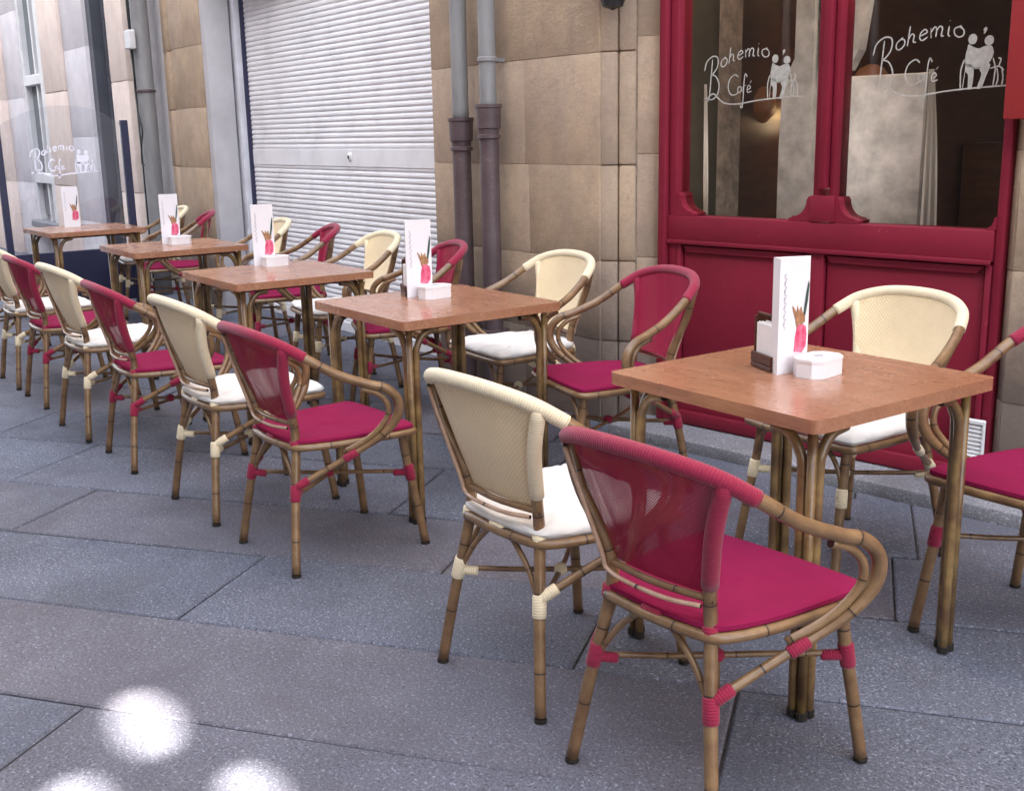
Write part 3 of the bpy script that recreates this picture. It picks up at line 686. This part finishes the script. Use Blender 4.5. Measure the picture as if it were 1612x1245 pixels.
# --- interior
ci = thing('cafe_interior', 'dim cafe room seen through the two etched windows', 'room', O, AX)
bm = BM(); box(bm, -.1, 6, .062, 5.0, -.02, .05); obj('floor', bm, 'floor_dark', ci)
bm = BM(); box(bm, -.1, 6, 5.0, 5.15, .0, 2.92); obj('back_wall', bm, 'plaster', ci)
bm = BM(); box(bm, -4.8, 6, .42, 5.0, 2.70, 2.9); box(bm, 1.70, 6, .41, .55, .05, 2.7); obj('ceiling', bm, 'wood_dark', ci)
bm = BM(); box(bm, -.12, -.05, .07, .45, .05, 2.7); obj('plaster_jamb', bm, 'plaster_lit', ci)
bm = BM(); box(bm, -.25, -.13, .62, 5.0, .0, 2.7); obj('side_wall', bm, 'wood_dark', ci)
bm = BM(); box(bm, -.1, 1.2, 3.2, 3.6, .05, 1.25, .01); box(bm, 1.4, 3.0, 2.1, 2.5, .05, 1.08, .01); obj('counter', bm, 'wood_dark', ci)
bm = BM(); prism(bm, [(.405, .05), (.405, 1.30), (.415, 1.56), (.47, 1.66), (.47, 2.7), (.56, 2.7), (.56, .05)], .28, .36, 'y', .006); obj('reflection_column', bm, 'reflection_pale', ci)  # street reflections built as solid pale stone, here and in the next two
bm = BM(); prism(bm, [(.715, 1.60), (.76, 1.68), (.79, 1.9), (.79, 2.7), (.58, 2.7), (.58, 1.60)], .30, .36, 'y', .004); obj('reflection_strip', bm, 'reflection_pale', ci)
bm = BM(); box(bm, .63, 1.065, .30, .38, .05, 1.575, .006); obj('reflection_block', bm, 'reflection_pale', ci)
for ux0, w0, w1, yd, zt in ((1.075, .022, .085, .29, 1.585), (.058, .008, .040, .20, 1.57)):  # right is a drape; left is added, shaped like a reflected bright slit
    bm = BM(); P = []
    n = 14
    for k in range(n+1):
        z = .3+(zt-.3)*k/n; w_ = w0+(w1-w0)*(1-(k/n)**3)
        P.append([bm.verts.new((ux0+w_*j/8, yd+.008*math.sin(j*2.1+k*.15), z)) for j in range(9)])
    for a, b in zip(P, P[1:]):
        for j in range(8): bm.faces.new([a[j], a[j+1], b[j+1], b[j]])
    bmesh.ops.solidify(bm, geom=list(bm.faces), thickness=.003)
    obj('curtain_and_reflection', bm, 'curtain_and_reflection', ci)
for (px, py, pz) in ((-.02, 1.25, 1.44), (.62, 2.2, 2.30)):
    bm = BM(); bmesh.ops.create_uvsphere(bm, u_segments=12, v_segments=8, radius=.022, matrix=Matrix.Translation((px, py, pz))); lb = obj('lamp_bulb', bm, 'bulb', ci)
    bm = BM(); tube(bm, [(px, py, pz+.02), (px, py, 2.7)], .004, 1, 6); obj('lamp_cord', bm, 'black', ci)
    ld = bpy.data.lights.new('lamp_light', 'POINT'); ld.energy = .12; ld.color = (1, .70, .42); ld.shadow_soft_size = .05
    lo_ = bpy.data.objects.new('lamp_light', ld); C.objects.link(lo_); lo_.parent = ci; lo_.location = (px, py-.05, pz-.05)
for px in (.10, 1.15):  # added fill lights, hidden above the panes, to brighten the shapes behind them
    bm = BM(); lathe(bm, [(.045, 2.45), (.05, 2.46), (.05, 2.54), (.02, 2.56)], 14, Matrix.Translation((px, .13, 0))); obj('fill_bulb', bm, 'bulb', ci, .6)
    ld = bpy.data.lights.new('fill_light', 'POINT'); ld.energy = 1.2 if px < .5 else 2.4; ld.color = (1, .93, .84); ld.shadow_soft_size = .05
    lo_ = bpy.data.objects.new('fill_light', ld); C.objects.link(lo_); lo_.parent = ci; lo_.location = (px, .12, 2.38)
for px, z0_, z1_ in ((.030, 1.02, 1.56), (.800, 1.02, 1.60)):  # added glowing strips, hidden behind the posts, to brighten the pale shapes
    bm = BM(); tube(bm, [(px, .085, z0_), (px, .085, z1_)], .006, 1, 8); obj('fill_strip', bm, 'fill_glow', ci)
for px, py, pz, rr in ((-.22+.05, .95, 1.49, .10), (.52, .85, 1.56, .09)):  # made-up bodies that carry the amber glow, no source inside
    bm = BM(); lathe(bm, [(rr*.15, pz+rr), (rr*.6, pz+rr*.8), (rr*.95, pz+rr*.3), (rr, pz-.02), (rr*.9, pz-rr*.5), (rr*.5, pz-rr*.9), (rr*.2, pz-rr)], 18, Matrix.Translation((px, py, 0))); obj('amber_glow_body', bm, 'amber', ci, .8)
    bm = BM(); tube(bm, [(px, py, pz+rr*.95), (px, py, 2.7)], .004, 1, 6); obj('lamp_cord', bm, 'black', ci)

# ================================================================ OPPOSITE BUILDING (shades the street)
ob = thing('opposite_house', 'tall plain house across the street, behind the viewer', 'house', (0, -7.6, 0))
# holes added to the unseen wall, shaped to let three sun spots through
bm = BM()
holes = []
for (px, py, ww, hh) in ((-1.01, -1.20, .36, .17), (-.72, -1.44, .32, .17), (-.54, -1.12, .30, .15)):
    tt = (-7.6-py)/to_sun.y; holes.append((px+to_sun.x*tt, to_sun.z*tt, ww, hh))
xs = sorted(h[0]-h[2]/2 for h in holes)
z0 = min(h[1]-h[3]/2 for h in holes)-.35; z1 = max(h[1]+h[3]/2 for h in holes)+.35
xa = min(h[0]-h[2]/2 for h in holes)-.35; xb = max(h[0]+h[2]/2 for h in holes)+.35
box(bm, -26, 14, -.2, .0, 0, z0); box(bm, -26, 14, -.2, .0, z1, 13.2)
box(bm, -26, xa, -.2, 0, z0, z1); box(bm, xb, 14, -.2, 0, z0, z1)
zc = sorted({z0, z1}|{round(h[1]+h[3]*k/16, 5) for h in holes for k in range(-8, 9)}); xc = sorted({xa, xb}|{round(h[0]+h[2]*k/16, 5) for h in holes for k in range(-8, 9)})
for a, b in zip(zc, zc[1:]):
    for c_, d_ in zip(xc, xc[1:]):
        mx_, mz_ = (c_+d_)/2, (a+b)/2
        if any(((mx_-h[0]-(h[1]-mz_)*.1)/(h[2]/2))**2+((mz_-h[1])/(h[3]/2))**2 <= 1 for h in holes): continue
        box(bm, c_, d_, -.012, 0, a, b)
obj('facade_wall', bm, 'opp', ob)
for k in range(9):
    for zz in (1.2, 4.2, 9.2):
        x0 = -22+k*4
        bm = BM(); box(bm, x0, x0+.08, .002, .06, zz, zz+1.9); box(bm, x0+1.12, x0+1.2, .002, .06, zz, zz+1.9); box(bm, x0+.08, x0+1.12, .002, .06, zz, zz+.08); box(bm, x0+.08, x0+1.12, .002, .06, zz+1.82, zz+1.9); box(bm, x0+.57, x0+.62, .002, .05, zz+.08, zz+1.82)
        fr = obj('window', bm, 'white_paint', ob)
        bm = BM(); box(bm, x0+.08, x0+1.12, .003, .02, zz+.08, zz+1.82); obj('pane', bm, 'pane_dark', fr)

# ================================================================ GLASS SCREEN
gs = thing('glass_screen', 'clear glass terrace screen with etched lettering and navy base behind the farthest table', 'screen', (-8.1, 0, 0), rad(90))
# local x = world y, local y = -world x
bm = BM(); box(bm, .075, .125, -.025, .025, 0, 1.54, .006, 2); obj('post', bm, 'navy', gs)
bm = BM(); box(bm, 1.06, 1.12, -.025, .025, 0, 1.54, .006, 2); obj('post', bm, 'navy', gs)
bm = BM(); box(bm, .127, 1.058, -.02, .02, .06, .50, .005, 2); obj('base_panel', bm, 'navy', gs)
pts = [(.128, .502), (1.057, .502), (1.057, 1.50)]
for k in range(13):
    a = k/12; pts.append((1.03-a*.88, 1.53+.13*math.sin(math.pi*min(1, a*1.05))**.7 if a < .95 else 1.53))
pts.append((.128, 1.50))
bm = BM(); prism(bm, pts, -.004, .004, 'y'); obj('glass_sheet', bm, 'glass_screen', gs)
logo(gs, 'logo_violet', .32, 1.13, .98, -.006, .0085)

# ================================================================ CHAIRS
def chair(kind, label, group):
    cream = kind == 'cream'
    wrap = 'cream_wrap' if cream else 'red_wrap'
    root = thing('bistro_chair', label, 'chair', (0, 0, 0), 0, group)
    def sleeve(bm, a, b, r_, ends=.002):
        a = Vector(a); b = Vector(b)
        tube(bm, [a, a.lerp(b, .08), a.lerp(b, .5), a.lerp(b, .92), b], lambda t: r_*(.86 if t < .05 or t > .95 else 1), 1, 12, 1, 0)
    for s in (-1, 1):
        # rear leg carries on up as the back post
        bm = BM(); P = [(s*.205, -.250, .012), (s*.176, -.226, .20), (s*.140, -.192, .43), (s*.142, -.200, .53), (s*.182, -.238, .66), (s*.213, -.249, .766)]
        tube(bm, P, .0145, 5, 12, .19, .35+.1*s); lg = obj('leg', bm, 'bamboo', root)
        bm = BM(); lathe(bm, [(.0155, 0), (.0155, .008), (.0145, .010)], 12, Matrix.Translation((s*.2055, -.2505, 0))); obj('foot_cap', bm, 'rubber', lg)
        bm = BM(); sleeve(bm, (s*.1695, -.220, .245), (s*.160, -.211, .300), .0178)
        sleeve(bm, (s*.166, -.217, .268), (s*.130, -.180, .264), .0125)
        sleeve(bm, (s*.166, -.212, .292), (s*.184, -.175, .316), .0150)
        obj('binding', bm, wrap, lg)
        bm = BM(); sleeve(bm, (s*.1425, -.195, .412), (s*.140, -.192, .442), .0185); obj('binding', bm, wrap, lg)
        bm = BM(); P = [(s*.212, .235, .012), (s*.198, .215, .16), (s*.186, .192, .30), (s*.180, .175, .425)]
        tube(bm, P, .0145, 5, 12, .19, .2+.1*s); lg = obj('leg', bm, 'bamboo', root)
        bm = BM(); lathe(bm, [(.0155, 0), (.0155, .008), (.0145, .010)], 12, Matrix.Translation((s*.212, .2355, 0))); obj('foot_cap', bm, 'rubber', lg)
        bm = BM(); sleeve(bm, (s*.1915, .201, .240), (s*.186, .194, .297), .0178); sleeve(bm, (s*.188, .196, .268), (s*.15, .158, .265), .0125); obj('binding', bm, wrap, lg)
    # one bent pole: top rail, arms and the sweep back to the rear legs
    half = [(0, -.310, .812), (.12, -.298, .805), (.205, -.256, .780), (.247, -.195, .737), (.275, -.105, .676), (.300, -.010, .634), (.315, .045, .615), (.326, .082, .572), (.322, .078, .512), (.298, .035, .455), (.262, -.025, .408), (.216, -.110, .355), (.172, -.202, .300)]
    full = [(-x, y, z) for x, y, z in half[::-1]][:-1]+half
    bm = BM(); tube(bm, full, lambda t: .0155-.0050*max(0, min(1, (abs(2*t-1)-.66)/.12)), 6, 12, .21, .1); ar = obj('arm_rail', bm, 'bamboo', root)
    top = [(-x, y, z) for x, y, z in half[:4][::-1]][:-1]+half[:4]
    bm = BM(); tube(bm, top, .0182, 8, 14, 1, 0); obj('rail_wrapping', bm, 'cream_wrap' if cream else 'red_wrap', ar)
    for s in (-1, 1):
        bm = BM(); P = [(s*.292, -.03, .620), (s*.302, .020, .600), (s*.312, .050, .565), (s*.310, .052, .520), (s*.290, .022, .470), (s*.262, -.018, .432), (s*.228, -.07, .400)]
        tube(bm, P, .0095, 5, 10, .19); obj('arm_brace', bm, 'bamboo', root)
        bm = BM(); sleeve(bm, (s*.256, -.035, .402), (s*.237, -.072, .378), .0145); obj('binding', bm, wrap, root)
        bm = BM(); tube(bm, [(s*.160, -.212, .275), (s*.105, -.204, .355), (s*.03, -.203, .425)], .0075, 4, 8, .12); obj('rear_strut', bm, 'bamboo', root)
        bm = BM(); tube(bm, [(s*.186, .196, .30), (s*.168, .200, .36), (s*.13, .204, .408), (s*.08, .207, .426)], .0075, 4, 8, .12); obj('front_strut', bm, 'bamboo', root)
    bm = BM(); sleeve(bm, (-.028, -.204, .428), (.028, -.204, .428), .0175); obj('binding', bm, wrap, root)
    for s in (-1, 1):
        bm = BM(); tube(bm, [(s*.165, -.215, .268-.004*s), (s*.06, -.09, .262-.004*s), (-s*.06, .06, .262-.004*s), (-s*.188, .196, .268-.004*s)], .0075, 3, 8, .15); obj('stretcher', bm, 'bamboo', root)
    bm = BM(); bmesh.ops.create_uvsphere(bm, u_segments=10, v_segments=8, radius=.017, matrix=Matrix.Translation((0, -.01, .264)) @ Matrix.Diagonal((1.2, 1.2, 1, 1)))
    bm.loops.layers.uv.verify(); obj('binding', bm, wrap, root, 3)
    # seat outline
    ol = [(-.135, -.205), (0, -.215), (.135, -.205), (.176, -.165), (.205, -.06), (.220, .06), (.224, .170), (.208, .206), (.10, .216), (0, .218), (-.10, .216), (-.208, .206), (-.224, .170), (-.220, .06), (-.205, -.06), (-.176, -.165)]
    P = catmull([(a, b, .422) for a, b in ol+ol[:1]], 4)[:-1]
    bm = BM(); tube(bm, P, .0125, 1, 10, .2, 0, closed=True); obj('seat_frame', bm, 'bamboo', root)
    bm = BM(); uvl = bm.loops.layers.uv.verify()
    if cream: prof = [(.96, .433), (1.0, .438), (1.025, .447), (1.01, .456), (.95, .463), (.78, .465), (.5, .462), (.25, .460), (.02, .459)]
    else: prof = [(.97, .431), (1.0, .437), (.995, .446), (.95, .4505), (.8, .449), (.55, .444), (.3, .441), (.02, .440)]
    rings = []
    for k, (sc, z) in enumerate(prof):
        rg = []
        for i, p_ in enumerate(P):
            wob = (.0022*math.sin(i*1.3)+.0015*math.sin(i*2.9+1)) if cream and 2 < k < 7 else .0008*math.sin(i*1.7+k)*(k > 3)
            rg.append(bm.verts.new((p_.x*sc, p_.y*sc, z+wob)))
        rings.append(rg)
    n = len(P)
    for a, b in zip(rings, rings[1:]):
        for i in range(n): bm.faces.new([a[i], a[(i+1) % n], b[(i+1) % n], b[i]])
    bm.faces.new(rings[0][::-1]); bm.faces.new(rings[-1])
    for fc in bm.faces:
        for lp_ in fc.loops: lp_[uvl].uv = (lp_.vert.co.x, lp_.vert.co.y+lp_.vert.co.z)
    st = obj('seat', bm, 'white_seat' if cream else 'red_seat', root, .9)
    # back panel
    bm = BM(); uvl = bm.loops.layers.uv.verify(); NU, NV = 16, 12; G = []
    tp = catmull([(-.216, -.256, .772)]+[(-.12, -.300, .798), (0, -.312, .806), (.12, -.300, .798)]+[(.216, -.256, .772)], 4)
    for j in range(NV+1):
        row = []; tj = j/NV
        for i in range(NU+1):
            T_ = tp[i]; xb_ = (-.146+.292*i/NU); B_ = Vector((xb_, -.196-.014*math.cos(xb_/.15*1.57), .507))
            p_ = T_.lerp(B_, tj); e = abs(i/NU*2-1)
            nar = 1-.05*math.sin(tj*math.pi)*e**2
            row.append(bm.verts.new((p_.x*nar, p_.y+.014-.014*math.sin(tj*math.pi)*(1-e*e), p_.z)))
        G.append(row)
    for j in range(NV):
        for i in range(NU):
            fc = bm.faces.new([G[j][i], G[j][i+1], G[j+1][i+1], G[j+1][i]]); fc.smooth = True
            for lp_ in fc.loops: lp_[uvl].uv = (lp_.vert.co.x, lp_.vert.co.z)
    bm.normal_update()
    ret = bmesh.ops.solidify(bm, geom=list(bm.faces), thickness=.004 if not cream else .006)
    obj('backrest', bm, 'cream_panel' if cream else 'red_panel', root, .9)
    bm = BM(); tube(bm, [(-.150, -.195, .500), (0, -.212, .500), (.150, -.195, .500)], .0085, 6, 8, .2); obj('back_bar', bm, 'bamboo', root)
    bm = BM(); tube(bm, [(-.206, -.266, .764), (-.170, -.252, .66), (-.140, -.222, .53), (-.132, -.213, .488), (-.06, -.228, .484), (.05, -.230, .484), (.132, -.213, .488)], .0055, 6, 6, .4, 0); obj('back_trim', bm, 'trim_cane', root)
    if not cream:
        bm = BM(); tube(bm, [(.142, -.200, .53), (.182, -.238, .66), (.214, -.249, .770)], .0180, 5, 12, 1, 0); obj('post_wrapping', bm, 'red_wrap', root)
    else:
        bm = BM(); tube(bm, [(.143, -.200, .54), (.182, -.238, .66), (.214, -.249, .770)], .0180, 5, 12, 1, 0); obj('post_wrapping', bm, 'cream_wrap', root)
    return root
GC = 'cream bistro chairs with white cushions around the terrace tables'; GR = 'burgundy bistro chairs around the terrace tables'
# (kind, x, y, heading degrees, label)
CH = [
 ('cream', -.635, -.205, 2, 'cream bistro chair with white cushion, left of the foreground burgundy chair'),
 ('red', -.05, -.235, 3, 'large burgundy bistro chair in the foreground, tucked at the nearest table'),
 ('cream', -2.47, -.285, 1, 'cream bistro chair facing the second table, left of the mid-row burgundy chair'),
 ('red', -1.83, -.27, 1, 'burgundy bistro chair facing the second table, back to the street'),
 ('red', -3.31, -.30, -2, 'burgundy bistro chair facing the third table, back to the street'),
 ('cream', -3.98, -.32, 2, 'cream bistro chair facing the third table, back to the street'),
 ('red', -4.79, -.30, 0, 'burgundy bistro chair facing the fourth table, back to the street'),
 ('cream', -5.40, -.30, 0, 'cream bistro chair facing the fourth table, cut by the left edge'),
 ('red', -6.35, -.28, 0, 'burgundy bistro chair at the left edge behind the last cream chair'),
 ('cream', -.69, 1.0, 174, 'cream bistro chair against the red panels on the far side of the nearest table'),
 ('red', .04, .92, 180, 'burgundy bistro chair cut off by the right edge of the picture'),
 ('red', -1.72, .87, 166, 'burgundy bistro chair in front of the sandstone corner by the shopfront'),
 ('cream', -2.45, .97, 174, 'cream bistro chair in front of the sandstone pier, beside the second table'),
 ('red', -3.33, .90, 160, 'burgundy bistro chair half hidden by the menu on the second table, below the drainpipes'),
 ('cream', -4.05, .93, 172, 'cream bistro chair in front of the shutter, right of the third table'),
 ('red', -4.84, .98, 160, 'burgundy bistro chair in front of the white shutter, behind the third table'),
 ('cream', -5.55, .98, 170, 'cream bistro chair in front of the shutter, behind the third table menu'),
 ('red', -6.86, .98, 160, 'burgundy bistro chair by the grey plastered reveal, behind the fourth table'),
 ('cream', -7.55, 1.02, 170, 'farthest cream bistro chair, mostly hidden behind the fourth table menu'),
]
proto = {}
for i, (k, x, y, a, lb) in enumerate(CH):
    if k not in proto: o = proto[k] = chair(k, lb, GC if k == 'cream' else GR)
    else: o = copy_tree(proto[k])
    o.location = (x, y, 0); o.rotation_euler.z = rad(a); o['label'] = lb
    if y > .5: o.scale = (1.03, 1.03, 1.03)
    elif x > -.1: o.scale = (1, 1, .97)

# ================================================================ TABLES
def table(label):
    root = thing('bistro_table', label, 'table', (0, 0, 0), 0, 'square wood topped bistro tables in a row')
    S2 = .347; bm = BM(); cr = .022
    pts = []
    for cx, cy, a0 in ((S2-cr, S2-cr, 0), (-S2+cr, S2-cr, 90), (-S2+cr, -S2+cr, 180), (S2-cr, -S2+cr, 270)):
        for k in range(4): a = rad(a0+k*30); pts.append((cx+cr*math.cos(a), cy+cr*math.sin(a)))
    prism(bm, pts, .718, .750, 'z', .006); obj('tabletop', bm, 'laminate', root, .6)
    bm = BM(); box(bm, -.27, .27, -.27, .27, .700, .7165, .004); obj('under_frame', bm, 'dark_wood', root)
    for sx in (-1, 1):
        for sy in (-1, 1):
            X = sx*.298; Y = sy*.298; bm = BM(); r_ = .0125
            # two tubes that bend away under the edges and a straight one in the corner
            tube(bm, [(X, Y-sy*.026, .012), (X, Y-sy*.026, .35), (X, Y-sy*.026, .60), (X, Y-sy*.035, .655), (X, Y-sy*.065, .692), (X, Y-sy*.115, .703)], r_, 5, 10, 3., .1)
            tube(bm, [(X-sx*.026, Y, .012), (X-sx*.026, Y, .35), (X-sx*.026, Y, .60), (X-sx*.035, Y, .655), (X-sx*.065, Y, .692), (X-sx*.115, Y, .703)], r_, 5, 10, 3., .1)
            tube(bm, [(X-sx*.001, Y-sy*.001, .012), (X-sx*.001, Y-sy*.001, .716)], .0115, 1, 10, 3., .1)
            lg = obj('leg', bm, 'bamboo_table', root)
            bm = BM()
            for ax, ay in ((0, -.026), (-.026, 0), (0, 0)): lathe(bm, [(.0145, 0), (.0145, .018), (.0125, .02)], 10, Matrix.Translation((X+sx*ax, Y+sy*ay, 0)))
            obj('foot_cap', bm, 'rubber', lg)
    return root
TB = [(-.347, .347, 0, 'nearest bistro table in front of the red shopfront panels'),
      (-2.115, .349, 0, 'second bistro table, in front of the drainpipes'),
      (-3.497, .316, 0, 'third bistro table, between the mid-row chairs and the shutter'),
      (-5.24, .43, 0, 'fourth bistro table, left of the white shutter'),
      (-7.146, .43, 2, 'farthest bistro table, beside the glass screen')]
def menu(label):
    root = thing('menu_stand', label, 'menu', (0, 0, 0), 0, 'folded white menus standing on the tables')
    H = .300; wv = .116; d = .040
    # folded card: triangular prism, front face towards -Y
    bm = BM(); pts = [(-wv/2, 0), (wv/2, 0), (-wv/2+.02, d)]
    prism(bm, pts, 0, H, 'z', .0006); obj('card', bm, 'white_plastic', root)
    bm = BM(); Y = -.0012
    def poly(bm, pts, y=Y): prism(bm, [(a*.72+.006, b*.86+.02) for a, b in pts], y, y+.0008, 'y')
    poly(bm, [(-.004, .040), (.040, .034), (.060, .050), (.064, .085), (.058, .112), (.034, .124), (.010, .118), (.0, .085)]); obj('printed_drink', bm, 'drink_red', root)
    bm = BM(); poly(bm, [(.006, .112), (-.002, .138), (-.022, .182), (-.010, .174), (.004, .156), (.006, .180), (.016, .162), (.028, .176), (.034, .158), (.050, .152), (.050, .128), (.034, .120), (.018, .124)], Y-.0010); obj('printed_fruit', bm, 'drink_brown', root)
    bm = BM(); poly(bm, [(.040, .148), (.050, .150), (.060, .190), (.066, .238), (.062, .252), (.050, .205)], Y-.002); obj('printed_leaf', bm, 'leaf_ink', root)
    bm = BM()
    for k in range(7):
        z = .255-k*.021
        ribbon(bm, [(-.044, z), (-.036, z+.006), (-.040, z-.004), (-.032, z-.008), (-.042, z-.016)], .0016, Y, None, 3, .0006)
    obj('printed_script', bm, 'ink', root)
    return root
def sugar(label):
    root = thing('sugar_box', label, 'box', (0, 0, 0), 0, 'white sugar boxes on the tables')
    w2, d2, c, h = .066, .044, .022, .046
    pts = [(-w2, -d2+c), (-w2+c, -d2), (w2-c, -d2), (w2, -d2+c), (w2, d2-c), (w2-c, d2), (-w2+c, d2), (-w2, d2-c)]
    bm = BM(); prism(bm, pts, 0, h-.006, 'z', .002); obj('box_body', bm, 'white_plastic', root)
    bm = BM(); prism(bm, [(x*1.03, y*1.03) for x, y in pts], h-.0055, h+.002, 'z', .002)
    lid = obj('lid', bm, 'white_plastic', root)
    bm = BM(); prism(bm, [(.016*math.cos(a), .012*math.sin(a)) for a in [k*math.pi/6 for k in range(12)]], h+.0022, h+.0035); obj('lid_slot', bm, 'ink', lid)
    return root
def napkins(label):
    root = thing('napkin_holder', label, 'napkin holder', (0, 0, 0), 0, 'dark wooden napkin holders on the tables')
    bm = BM(); box(bm, -.055, .055, -.030, .030, 0, .014, .003); box(bm, -.055, .055, -.030, -.022, .015, .042, .002)
    box(bm, -.055, .055, .022, .030, .015, .130, .002); box(bm, -.055, -.047, -.021, .021, .015, .138, .002); box(bm, -.055, .020, -.012, -.004, .139, .147, .002)
    obj('holder', bm, 'dark_wood', root)
    bm = BM()
    for k in range(9): box(bm, -.044+.001*(k % 3), .046-.001*(k % 2), -.019+k*.0042, -.0158+k*.0042, .016, .120+.003*math.sin(k*2.3), .001)
    obj('napkins', bm, 'paper', root)
    return root
tproto = None; mproto = None; sproto = None; nproto = None
NMS = ['nearest', 'second', 'third', 'fourth', 'farthest']
# (menu x,y,rot, sugar x,y,rot, napkin or None)
ACC = []
for (ax, ay), has in zip(((-.370, .288), (-2.261, .307), (-3.782, .321), (-5.343, .392), (-7.282, .32)), (3, 3, 1, 1, 2)):
    ACC.append(((ax-.002, ay+.066, 90), (ax+.056, ay+.098, 98) if has & 1 else None, (ax-.072, ay+.062, -20) if has & 2 else None))
for i, (x, y, a, lb) in enumerate(TB):
    if tproto is None: o = tproto = table(lb)
    else: o = copy_tree(tproto)
    o.location = (x, y, 0); o.rotation_euler.z = rad(a); o['label'] = lb
    mm, ss, nn = ACC[i]; where = 'the '+NMS[i]+' table'
    lm = 'folded white menu card with red cocktail print standing on '+where
    if mproto is None: q = mproto = menu(lm)
    else: q = copy_tree(mproto)
    q.location = (mm[0], mm[1], .7502); q.rotation_euler.z = rad(mm[2]); q['label'] = lm
    if ss:
        ls = 'white lidded sugar box in front of the menu on '+where
        if sproto is None: q = sproto = sugar(ls)
        else: q = copy_tree(sproto)
        q.location = (ss[0], ss[1], .7502); q.rotation_euler.z = rad(ss[2]); q['label'] = ls
    if nn:
        ln = 'dark wooden napkin holder with white napkins on '+where
        if nproto is None: q = nproto = napkins(ln)
        else: q = copy_tree(nproto)
        q.location = (nn[0], nn[1], .7502); q.rotation_euler.z = rad(nn[2]); q['label'] = ln
